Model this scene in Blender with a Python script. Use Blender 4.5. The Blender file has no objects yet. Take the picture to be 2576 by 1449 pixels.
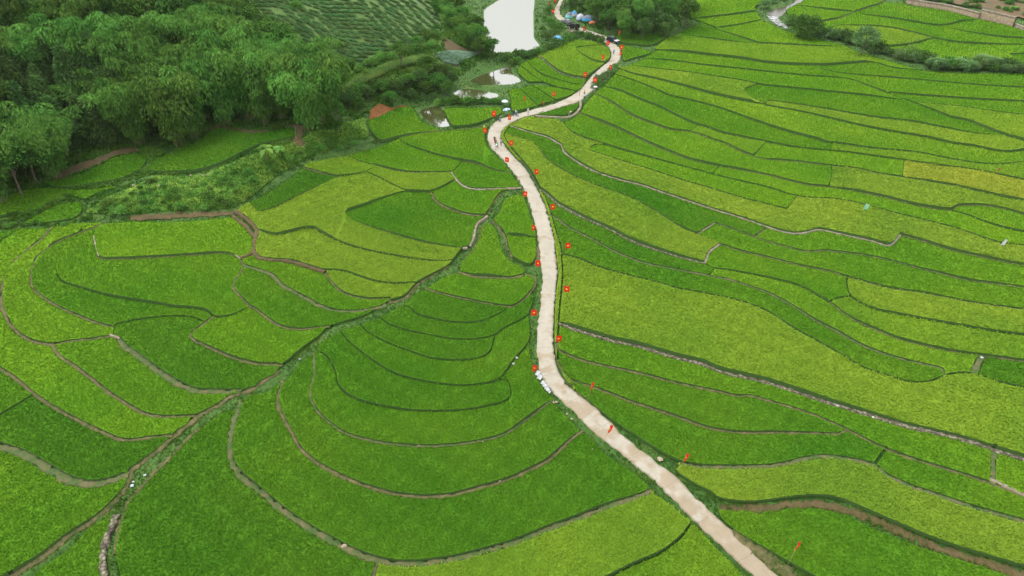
import bpy, bmesh, math, random
import numpy as np
from mathutils import Vector, Matrix
from mathutils.geometry import delaunay_2d_cdt
# ---------------------------------------------------------------- camera, sky, sun, exposure
S = bpy.context.scene
PITCH = math.radians(34.0); FPX = 1717.0; CAMZ = 66.0
cd = bpy.data.cameras.new("camera"); cam = bpy.data.objects.new("camera", cd)
S.collection.objects.link(cam); S.camera = cam
cam.location = (0, 0, CAMZ); cam.rotation_euler = (math.pi/2 - PITCH, 0, 0)
cd.sensor_width = 36; cd.lens = 36*FPX/2576; cd.clip_start = 1; cd.clip_end = 6000
SUN_EL, SUN_AZ = math.radians(66), math.radians(-70)     # high, behind cloud
w = bpy.data.worlds.new("World"); S.world = w; w.use_nodes = True
nt = w.node_tree; bg = nt.nodes["Background"]
sky = nt.nodes.new("ShaderNodeTexSky"); sky.sky_type = 'NISHITA'; sky.sun_disc = False
sky.sun_elevation = SUN_EL; sky.sun_rotation = SUN_AZ; sky.dust_density = 6; sky.air_density = 1.2; sky.ozone_density = 1
# overcast: most of the blue of the sky is scattered out by an even cloud deck
hsv = nt.nodes.new("ShaderNodeHueSaturation"); hsv.inputs["Saturation"].default_value = .05; hsv.inputs["Value"].default_value = 1.5
nt.links.new(sky.outputs[0], hsv.inputs["Color"]); deck = nt.nodes.new("ShaderNodeMix"); deck.data_type = 'RGBA'; deck.inputs[0].default_value = .6; deck.inputs[7].default_value = (8.2, 8.4, 8.5, 1)
nt.links.new(hsv.outputs[0], deck.inputs[6]); nt.links.new(deck.outputs[2], bg.inputs["Color"])
bg.inputs["Strength"].default_value = 0.15
sl = bpy.data.lights.new("sun", 'SUN'); sl.energy = 1.0; sl.angle = math.radians(22); sl.color = (1, .96, .88)
sun = bpy.data.objects.new("sun", sl); S.collection.objects.link(sun)
sd = Vector((math.sin(-SUN_AZ)*-math.cos(SUN_EL), math.cos(SUN_AZ)*math.cos(SUN_EL), math.sin(SUN_EL)))
sun.rotation_euler = sd.to_track_quat('Z', 'Y').to_euler(); sun.location = (0, 0, 200)
S.view_settings.view_transform = 'Standard'; S.view_settings.look = 'None'; S.view_settings.gamma = 1
S.view_settings.exposure = 0.64
S.cycles.max_bounces = 5; S.cycles.diffuse_bounces = 3; S.cycles.transmission_bounces = 2; S.cycles.transparent_max_bounces = 4
S.cycles.caustics_reflective = False; S.cycles.caustics_refractive = False

# ---- traced plan of the valley: every line is (kind, half width in m, points) ----
# kinds: n = crops meet, d = low dark bund, t = dirt bund, g = grassy bund, s = stone wall, c = concrete channel wall, b = bare bank, v = verge
LINES = [
# road verges
('rl',0,"1925,1478 1895,1448 1838,1396 1785,1346 1738,1301 1678,1241 1648,1211 1583,1156 1538,1121 1488,1081 1443,1036 1400,996 1370,961 1358,931 1350,886 1352,836 1359,774 1363,724 1365,700 1360,649 1354,599 1339,537 1325,492 1312,462 1288,429 1264,399 1244,379 1229,358 1228,343 1231,325 1249,305 1279,294 1288,291 1338,277 1393,262 1428,247 1458,227 1478,205 1500,180 1525,160 1538,142 1534,122 1523,108 1503,96 1480,86 1460,77 1446,69 1428,61 1408,51 1396,40 1395,27 1402,10 1410,-4 1414,-20"),
('rr',0,"2030,1510 1955,1449 1895,1393 1838,1336 1788,1286 1750,1251 1713,1213 1663,1173 1613,1133 1558,1088 1525,1054 1488,1019 1458,994 1428,969 1413,949 1399,916 1393,874 1392,824 1394,774 1398,724 1402,700 1398,650 1390,587 1380,552 1370,517 1356,487 1340,455 1323,425 1303,405 1288,389 1268,364 1259,350 1260,337 1269,322 1288,308 1313,296 1363,284 1413,269 1458,255 1475,240 1493,225 1513,198 1538,172 1555,155 1562,140 1560,125 1549,111 1535,100 1520,90 1498,82 1468,72 1450,65 1438,57 1423,48 1411,38 1408,27 1411,12 1416,0 1420,-20"),
# the ditch running down the middle of the left side
('v',.1,"1224,541 1201,564 1194,587 1181,622 1164,627 1141,655 1129,669 1094,689 1046,717 1019,746 976,760 919,794 869,810 824,826 804,846 779,864 751,886 726,909 706,924 694,941 656,961 644,974 620,981 585,991 550,1016 500,1043 485,1049 475,1066 445,1086 430,1101 400,1128 350,1166 325,1186 320,1216 300,1243 250,1293 175,1343 100,1401 25,1448 -30,1480"),
('v',.1,"1221,563 1209,569 1206,592 1194,619 1169,649 1156,669 1156,684 1134,690 1106,702 1081,722 1044,739 1021,764 1004,771 961,796 909,816 859,831 824,851 804,866 789,888 764,904 744,924 716,959 701,964 670,985 644,990 620,1001 600,1024 562,1035 500,1079 487,1090 437,1143 375,1206 345,1241 325,1261 312,1298 297,1348 292,1393 302,1448 312,1490"),
('v',.1,"1221,563 1230,560 1238,564 1251,582 1259,612 1269,639 1288,659 1303,667 1322,682 1318,690 1303,694"),
('t',.45,"1156,686 1194,696 1244,699 1288,699 1315,694"),
('v',.1,"1269,501 1256,532 1241,553 1261,577 1273,597 1279,624 1288,645 1313,662 1336,668 1348,652 1350,620 1349,598 1349,587 1338,550 1325,512 1313,490 1288,492 1269,501"),
('d',.3,"1271,592 1288,592 1348,598"),
('t',.4,"1084,484 1089,490 1091,499 1106,514 1144,531 1181,541 1228,544"),
('v',.1,"1279,479 1262,482 1244,505 1240,515 1226,535 1222,543"),
# fan of crescents
('t',.3,"1072,727 1081,730 1119,741 1169,753 1219,763 1288,772 1313,758 1330,741 1345,719 1347,700 1325,692"),
('d',.3,"1014,768 1029,773 1049,791 1094,804 1144,812 1206,810 1244,795 1276,777"),
('d',.3,"951,796 979,816 1019,831 1069,841 1119,851 1169,855 1219,851 1244,844 1269,826 1288,816 1313,804 1332,791"),
('d',.3,"903,815 911,822 924,836 956,854 994,871 1044,889 1081,901 1131,907 1181,906 1219,896 1236,879 1241,859 1244,846"),
('d',.3,"855,830 859,836 874,856 906,884 944,911 981,934 1019,949 1069,960 1119,968 1169,971 1219,966 1256,956 1276,932 1294,905 1313,884 1330,861 1334,834 1332,807 1331,790 1340,765 1343,745"),
('d',.3,"796,880 804,886 819,894 834,914 844,936 851,969 869,989 894,1004 931,1016 981,1026 1044,1034 1119,1035 1181,1031 1231,1021 1269,1011 1284,999 1284,975 1276,958 1256,956"),
('g',.25,"789,888 791,924 791,949 783,974 781,994 789,1019 806,1044 831,1066 869,1091 919,1106 969,1116 1031,1122 1094,1123 1156,1118 1219,1108 1269,1093 1338,1046 1370,1021 1390,1006"),
('v',.1,"1395,1012 1388,999 1370,979 1347,935 1335,886 1331,862"),
('t',.35,"711,958 704,984 698,1004 701,1024 714,1054 729,1081 736,1093 754,1126 781,1153 819,1178 869,1203 919,1223 981,1241 1044,1250 1094,1250 1144,1245 1194,1231 1244,1218 1288,1203 1325,1186 1375,1161 1413,1128 1443,1101 1466,1085"),
('v',.1,"1390,1006 1400,1020 1425,1045 1455,1078 1488,1103 1525,1141 1588,1183 1633,1223 1642,1238 1668,1256 1713,1293 1740,1315 1758,1328 1800,1373 1850,1423 1885,1462"),
('g',.55,"605,1015 600,1026 597,1044 585,1079 582,1098 580,1136 585,1166 607,1198 644,1228 681,1259 731,1299 781,1331 844,1366 894,1391 951,1411 994,1419 1044,1420 1094,1415 1144,1407 1206,1392 1256,1378 1288,1369 1338,1349 1388,1329 1463,1302 1538,1272 1600,1252 1640,1236"),
('t',.35,"951,1411 940,1448 925,1500"),
('d',.35,"1740,1314 1713,1351 1663,1391 1613,1413 1550,1443 1480,1482"),
('v',.1,"290,1293 275,1341 262,1373 259,1411 262,1448 266,1490"),
('v',.1,"290,1291 275,1298 225,1326 175,1378 112,1420 82,1448 50,1480"),
# lower left plots
('g',.75,"-40,1112 0,1124 55,1142 112,1173 162,1202 212,1218 256,1216 300,1203 322,1194"),
('t',.35,"-40,905 0,928 37,951 85,991 125,1019 187,1054 250,1084 300,1105 332,1108 375,1102 428,1096"),
('d',.35,"85,992 40,1020 0,1045 -40,1068"),
('t',.35,"132,869 150,896 187,921 237,959 275,989 325,1021 362,1041 400,1049 450,1049 487,1047"),
('t',.4,"132,868 100,864 70,854 37,831 20,806 7,774 5,749 7,724 10,707 20,680 50,645 100,605 130,573"),
('t',.35,"136,868 175,860 225,854 265,848 284,847 300,854"),
('g',.65,"300,854 312,871 350,899 400,936 450,966 487,983 525,986 585,986 604,984"),
('d',.25,"285,847 288,824"),
('t',.3,"287,824 270,821 237,811 200,796 150,774 112,751 87,731 80,717 80,687 87,662 92,650 110,632 140,612 190,590 230,575 265,560"),
('d',.35,"288,823 295,817 337,807 387,799 450,795 487,799 517,812"),
('d',.3,"205,575 190,597 172,615 155,632 145,657 144,687 155,707 187,720 212,727 262,742 325,754 387,764 437,774 487,778 520,784 537,796"),
('t',.35,"537,796 517,813 485,836 480,847 490,857 525,874 575,897 644,916 694,918 708,921"),
('d',.3,"539,797 550,799 587,792 626,772"),
('t',.3,"605,652 612,672 595,702 587,724 590,731 612,754 630,772 644,779 669,799 706,821 744,829 769,829 804,824 828,823"),
('t',.2,"605,652 582,640 550,638 475,643 375,649 300,652 250,648 240,612 236,596"),
('n',0,"236,597 245,578 266,560"),
('b',.4,"605,652 635,637 640,600 600,555 585,545"),
('b',.5,"592,532 625,555 644,577 646,587 641,612 640,637 651,650 681,656 731,660 769,671 804,682 818,686"),
('g',.5,"612,668 640,676 689,695 706,715 731,731 769,751 806,771 856,784 906,783 969,771"),
('t',.25,"818,686 829,704 846,724 861,736 894,748 931,753 980,752"),
('d',.3,"819,682 869,685 906,698 944,710 994,716 1046,714"),
('d',.3,"646,579 664,585 694,593 731,586 769,578 794,578 804,585 831,600 881,620 931,633 994,645 1056,655 1119,659 1145,655"),
('n',0,"1084,484 1021,482 969,497 919,517 869,539 919,567 969,584 1019,599 1069,612 1168,628"),
('n',0,"849,446 844,448 794,472 744,497 694,522 659,533 648,531 627,512"),
('v',.1,"592,535 620,512 644,502 694,472 764,421"),
('t',.3,"764,422 806,435 849,447"),
('d',.3,"849,446 894,440 921,434 944,420"),
('v',.1,"764,421 771,414 819,402 876,392"),
('d',.25,"876,392 906,407 944,418"),
('d',.3,"923,434 956,449 994,469 1024,482 1084,483 1094,480 1119,468 1146,452"),
('t',.3,"941,416 981,427 1019,434 1081,435 1136,433"),
('c',.25,"1134,433 1146,450 1159,464 1179,474 1194,477 1244,476 1308,474"),
('v',.1,"876,391 944,372 971,362 1004,348"),
('d',.3,"1004,350 1021,362 1044,372 1094,389 1161,406"),
('t',.3,"1004,348 1044,338 1106,330 1169,325 1228,318"),
('v',.1,"1228,318 1221,337 1224,362 1244,387 1269,412 1288,437 1310,474"),
('d',.2,"1163,405 1144,427 1136,433"),
('t',.2,"1161,406 1194,411 1244,428 1286,436"),
('v',.1,"1006,347 956,358 946,350 929,325 926,305 956,292 994,272 1034,267 1044,280 1056,300 1081,317 1106,326 1108,332"),
('v',.1,"1119,277 1194,272 1261,271 1262,287 1244,296 1194,315 1141,321 1136,318 1119,277"),
# plots between ponds and road
('v',.1,"1355,138 1360,132 1395,125 1418,110 1443,102 1488,105 1515,112 1534,130 1536,142 1533,152 1523,160 1500,178 1475,198"),
('d',.25,"1525,161 1495,155 1468,140 1448,125"),
('n',0,"1448,125 1452,121 1488,116 1523,114"),
('s',.3,"1353,140 1378,160 1405,182 1438,194 1475,199"),
('v',.1,"1366,149 1352,144 1330,152 1310,162 1302,180 1303,185 1328,207 1345,209"),
('v',.1,"1475,201 1472,210 1458,230"),
('d',.25,"1326,154 1358,185 1400,200 1450,212 1475,208"),
('d',.25,"1310,165 1338,188 1365,205"),
('v',.1,"1330,208 1363,207 1390,216 1418,224 1458,231"),
('v',.1,"1340,213 1348,215 1400,220 1448,232 1430,243 1398,254 1350,268 1288,283 1285,250 1279,230 1288,224 1310,222 1340,213"),
('d',.2,"1340,213 1398,254"),
('d',.2,"1310,224 1353,267"),
('v',.1,"1348,287 1400,272 1456,259 1455,270 1440,284 1423,291 1400,291 1363,290 1348,287"),
('c',.3,"1345,291 1363,293 1400,295 1423,296 1443,290 1460,270 1460,257"),
('v',.1,"1290,312 1313,298 1345,291"),
('v',.1,"1460,283 1466,272 1468,256 1490,240 1500,225 1520,210 1548,185 1558,172"),
# left upper plots
('v',.1,"487,362 512,342 540,322 587,327 644,335 694,327 726,322 746,330 749,340 719,350 644,370 600,392 550,417 500,432 425,437 385,434 372,430 387,405 450,375 487,362"),
('v',.1,"115,462 175,445 237,422 287,395 350,386 370,397 362,417 312,450 250,465 175,472 130,470 115,462"),
('v',.1,"-40,510 0,498 50,482 112,472 200,478 295,470 250,485 212,502 190,496 150,500 110,520 92,535 40,541 0,547 -40,552"),
('v',.1,"-40,590 0,577 50,560 80,548 60,545 0,556 -40,562"),
('v',.1,"62,561 100,537 150,513 205,510 207,532 187,550 100,564 62,561"),
('v',.1,"-40,592 0,582 50,575 130,572 175,562 250,561 275,561 325,557 450,557 550,550 592,545"),
('d',.3,"-40,630 0,607 37,582 42,574"),
# far right beyond the stream
('v',.1,"1738,47 1735,30 1743,2 1748,-20"),
('v',.1,"1960,-20 1932,5 1913,12 1898,22 1905,32 1915,50 1932,57 1969,75 2032,92 2092,107 2127,117 2139,124 2189,140 2257,160 2307,175 2369,182 2432,184 2576,186 2650,188"),
('v',.1,"2040,-20 2025,0 2004,12 1982,22 1977,32 1997,50 2020,55 2052,73 2100,85 2132,99 2170,108 2219,122 2257,125 2307,130 2369,155 2432,160 2576,162 2650,165"),
('d',.3,"2002,14 2012,14 2024,22 2045,38 2060,57"),
('d',.3,"2011,13.5 2082,24 2146,31"),
('t',.4,"2046,62 2060,56 2107,47 2146,32 2182,20 2219,6 2235,-15"),
('d',.35,"2219,6 2274,8"),
('d',.35,"2165,35 2232,45 2294,55 2367,65 2419,55 2461,49"),
('d',.4,"2080,72 2107,65 2182,66 2244,72 2307,86 2344,96 2394,106 2457,111 2576,113 2650,115"),
('n',0,"2367,66 2457,85 2519,94 2650,100"),
('d',.35,"2344,97 2294,112 2219,121"),
('d',.3,"2383,106 2384,122 2394,140 2406,156"),
('d',.3,"2489,113 2537,139 2562,162"),
('d',.5,"2537,138 2576,135 2650,134"),
('v',.1,"2274,-20 2275,9 2382,27 2457,47 2544,66 2576,77 2650,96"),
# fields left of the stream
('d',.4,"1738,43 1750,47 1813,41 1903,29"),
('d',.4,"1758,52 1800,71 1863,94 1910,110 1932,111 2007,115 2082,117 2130,117"),
('d',.35,"1803,71 1863,62 1913,51"),
('n',0,"1710,87 1763,95 1838,105 1912,111"),
('v',.1,"1738,46 1755,52 1762,60 1738,67 1720,77 1708,86 1688,93 1665,105 1648,123 1648,128 1620,147"),
('d',.5,"1648,126 1713,131 1788,140 1863,148 1932,159 2032,165 2080,165 2132,161 2199,158 2244,170 2310,176"),
('n',0,"2130,118 2157,137 2189,145 2199,157"),
('v',.1,"1548,87 1685,85 1658,107 1635,116 1588,112 1558,106 1548,87"),
('v',.1,"1565,117 1600,120 1638,132 1600,147 1568,154 1565,140 1565,117"),
('d',.5,"1620,147 1688,153 1763,163 1838,171 1932,181 2032,191 2137,199 2182,215 2232,235 2307,261 2394,296 2432,304 2507,335 2576,357 2650,380"),
('v',.1,"1622,147 1585,164 1556,172"),
('n',0,"2052,169 2102,182 2182,191 2307,201 2432,212 2576,221 2650,223"),
('d',.35,"2230,234 2332,242 2432,249 2576,256 2650,259"),
('n',0,"2307,259 2407,267 2507,282 2576,290 2650,299"),
('d',.4,"1585,164 1638,172 1713,180 1788,191 1863,203 1903,212 1932,216 2032,226 2132,236 2207,244 2268,251"),
('n',0,"1903,212 1870,229 1885,243 1925,262"),
('d',.5,"1556,172 1588,185 1638,196 1713,215 1788,236 1863,253 1923,263 1932,266 2032,285 2132,309 2232,330 2332,347 2394,361 2457,370 2507,381 2539,383 2576,378 2650,370"),
('n',0,"1925,262 1932,255 2057,272 2182,294 2307,310 2382,325 2457,337 2522,342 2580,356"),
('d',.35,"1543,186 1588,200 1638,220 1688,242 1738,253 1813,273 1863,291 1932,316 1982,332 2057,352 2082,361 2107,363 2182,374 2307,385 2382,400 2457,412 2519,414 2576,407 2650,395"),
('v',.1,"1556,172 1543,186 1520,217 1498,232 1482,250 1465,270 1458,285 1440,298 1420,308"),
('d',.4,"1518,217 1563,230 1600,247 1663,272 1713,297 1755,316 1778,322 1813,335 1863,346 1932,359 2007,372 2087,379 2157,387 2274,404 2357,416 2457,429 2576,454 2650,470"),
('d',.2,"2093,361 2088,379"),
('t',.25,"1492,233 1538,257 1588,290 1638,310 1688,327 1738,332 1800,354 1825,362 1863,381 1900,395 1932,401 2007,407 2092,418 2157,425 2207,437 2267,446 2332,457 2407,470 2482,488 2576,507 2650,522"),
('d',.25,"2274,404 2269,446"),
('n',0,"1755,316 1738,330"),
('n',0,"1895,394 1908,378 1925,358"),
('t',.25,"1458,284 1513,307 1563,328 1613,351 1638,363 1688,384 1738,403 1775,412 1808,419 1863,428 1932,441 1982,454 2032,466 2084,471 2157,483 2232,499 2307,518 2392,529 2407,520 2469,517 2532,528 2576,540 2650,554"),
('d',.3,"2091,417 2092,437 2084,471"),
('d',.4,"2392,529 2432,540 2482,560 2532,575 2576,584 2650,594"),
('d',.35,"1418,310 1438,332 1475,350 1513,362 1563,377 1638,397 1713,417 1793,438 1838,450 1932,472 2004,494 2107,502 2174,515 2257,538 2332,556 2407,576 2482,603 2519,613 2576,618 2650,624"),
('d',.2,"1808,419 1793,438"),
('d',.2,"2004,494 1979,527"),
('d',.3,"1520,364 1495,366 1483,377 1513,388 1563,405 1638,428 1713,453 1788,475 1863,498 1932,516 1979,527"),
('c',.2,"1286,318 1338,335 1375,345 1405,362 1412,366 1418,382 1438,399 1475,422 1513,439 1558,453 1618,468 1663,484 1725,505 1788,526 1863,549 1932,573 1969,584 2002,589 2032,585 2057,579 2132,594 2194,608 2239,618 2264,592"),
('t',.3,"2264,592 2307,603 2394,630 2482,650 2576,669 2650,684"),
('v',.1,"1420,298 1418,310 1405,302 1345,296"),
('v',.1,"1284,316 1275,327 1268,340 1272,352 1288,376 1320,415 1343,448 1358,477"),
('d',.25,"1276,338 1310,348 1340,358 1363,384 1383,407 1413,427 1463,452 1513,472 1575,493 1625,518 1675,548 1713,573 1755,590 1810,614"),
('c',.2,"1755,590 1798,562"),
('g',.25,"1798,562 1838,574 1900,597 1932,608 1982,623 2027,633 2082,632 2182,644 2257,660 2307,675 2357,687 2432,705 2507,715 2576,725 2650,738"),
('t',.3,"1899,597 1925,575"),
('s',.35,"1358,478 1375,489 1400,512 1438,534 1478,554 1525,574 1588,607 1663,634 1713,649 1772,664"),
('c',.25,"1772,664 1783,636 1810,615"),
('v',.1,"1362,483 1370,494 1385,534 1400,587 1410,617 1413,640"),
('g',.35,"1385,542 1400,549 1425,569 1488,602 1538,629 1613,660 1688,676 1783,694"),
('d',.25,"1783,694 1796,677 1774,665"),
('d',.4,"1413,641 1463,655 1513,675 1588,695 1663,713 1700,725 1763,737 1838,752 1888,767 1932,785 1994,825 2057,860 2119,895 2169,925 2232,946 2282,961 2332,962 2382,944 2444,940 2507,960 2576,977 2650,994"),
('g',.3,"1783,694 1838,705 1888,722 1932,738 1982,764 2057,811 2107,836 2157,864 2232,894 2307,914 2369,929 2374,942"),
('d',.35,"1796,676 1813,678 1863,686 1932,699 2007,718 2027,727 2057,744 2087,761"),
('t',.25,"1810,615 1863,632 1932,648 2007,667 2082,682 2132,698 2157,705 2232,725 2332,740 2432,760 2576,780 2650,792"),
('d',.3,"2087,760 2107,752 2139,747"),
('d',.45,"2132,697 2129,710 2132,729 2139,747 2157,760 2194,779 2257,792 2357,811 2432,824 2507,837 2576,845 2650,854"),
('t',.25,"2087,760 2119,787 2157,810 2207,832 2257,852 2332,872 2407,887 2462,895 2507,900 2576,910 2650,920"),
('g',.8,"2469,898 2449,938"),
('v',.1,"1413,649 1415,687 1413,724 1408,774 1405,814"),
('s',.5,"1404,815 1450,831 1495,845 1538,858 1600,871 1650,886 1713,904 1763,916 1813,936 1875,951 1932,965 2007,989 2082,1014 2157,1036 2232,1059 2282,1074 2344,1088 2407,1103 2482,1127 2532,1143 2576,1157 2650,1178"),
('v',.1,"1405,820 1404,840 1402,864"),
('t',.3,"1400,862 1403,879 1425,892 1463,907 1500,917 1563,930 1638,947 1688,961 1763,977 1813,987 1850,996 1888,997 1932,1009 2007,1031 2057,1049 2107,1071 2139,1086 2182,1109 2232,1132 2307,1159 2382,1182 2477,1212 2532,1232 2576,1250 2650,1278"),
('g',.5,"2499,1132 2496,1214"),
('v',.1,"1403,882 1405,911 1423,944 1436,957"),
('t',.3,"1436,957 1475,970 1525,987 1588,1012 1638,1028 1713,1053 1763,1072 1813,1084 1888,1090 1932,1089 2007,1090 2082,1092 2107,1093 2128,1084"),
('v',.1,"1436,957 1448,986 1488,1019 1538,1059 1588,1093 1638,1125 1688,1154 1718,1167"),
('g',.5,"1714,1168 1763,1176 1838,1177 1932,1175 1982,1167 2019,1157 2069,1150 2132,1156 2169,1164 2200,1172 2232,1197 2282,1222 2357,1247 2432,1273 2507,1295 2576,1314 2650,1333"),
('d',.6,"2200,1170 2213,1150 2228,1130"),
('v',.1,"1705,1172 1698,1186 1738,1216 1788,1243 1805,1256"),
('d',.3,"1803,1255 1838,1263 1888,1266 1932,1262 2007,1252 2057,1250 2107,1257 2157,1277 2207,1299 2282,1332 2357,1362 2432,1387 2507,1409 2576,1428 2650,1446"),
('v',.1,"2650,1480 2600,1465 2544,1448 2507,1435 2432,1410 2357,1388 2257,1353 2182,1320 2132,1295 2057,1278 2007,1275 1932,1283 1838,1283 1805,1283 1813,1306 1863,1348 1932,1388 1982,1418 2039,1450 2090,1480"),
]
# ponds, water level shapes
PONDS = [
("1256,-2 1214,25 1216,82 1236,130 1251,136 1288,135 1360,130 1360,115 1345,95 1345,25 1348,0 1350,-30 1270,-30",'large pale fish pond beside the tree line'),
("1174,205 1210,188 1244,177 1269,167 1288,166 1293,185 1320,207 1288,216 1231,217 1194,212",''),
("1136,232 1161,222 1206,225 1261,237 1256,250 1200,252 1169,252 1141,242",''),
("1049,277 1075,270 1099,265 1112,270 1119,279 1136,320 1109,325 1085,315 1059,297",''),
]
STREAM = "2035,-40 2000,0 1975,12 1950,16 1928,24 1932,40 1958,60 1977,72 1985,68 1970,52 1958,42 1975,28 1985,16 2018,2 2050,-40"
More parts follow.
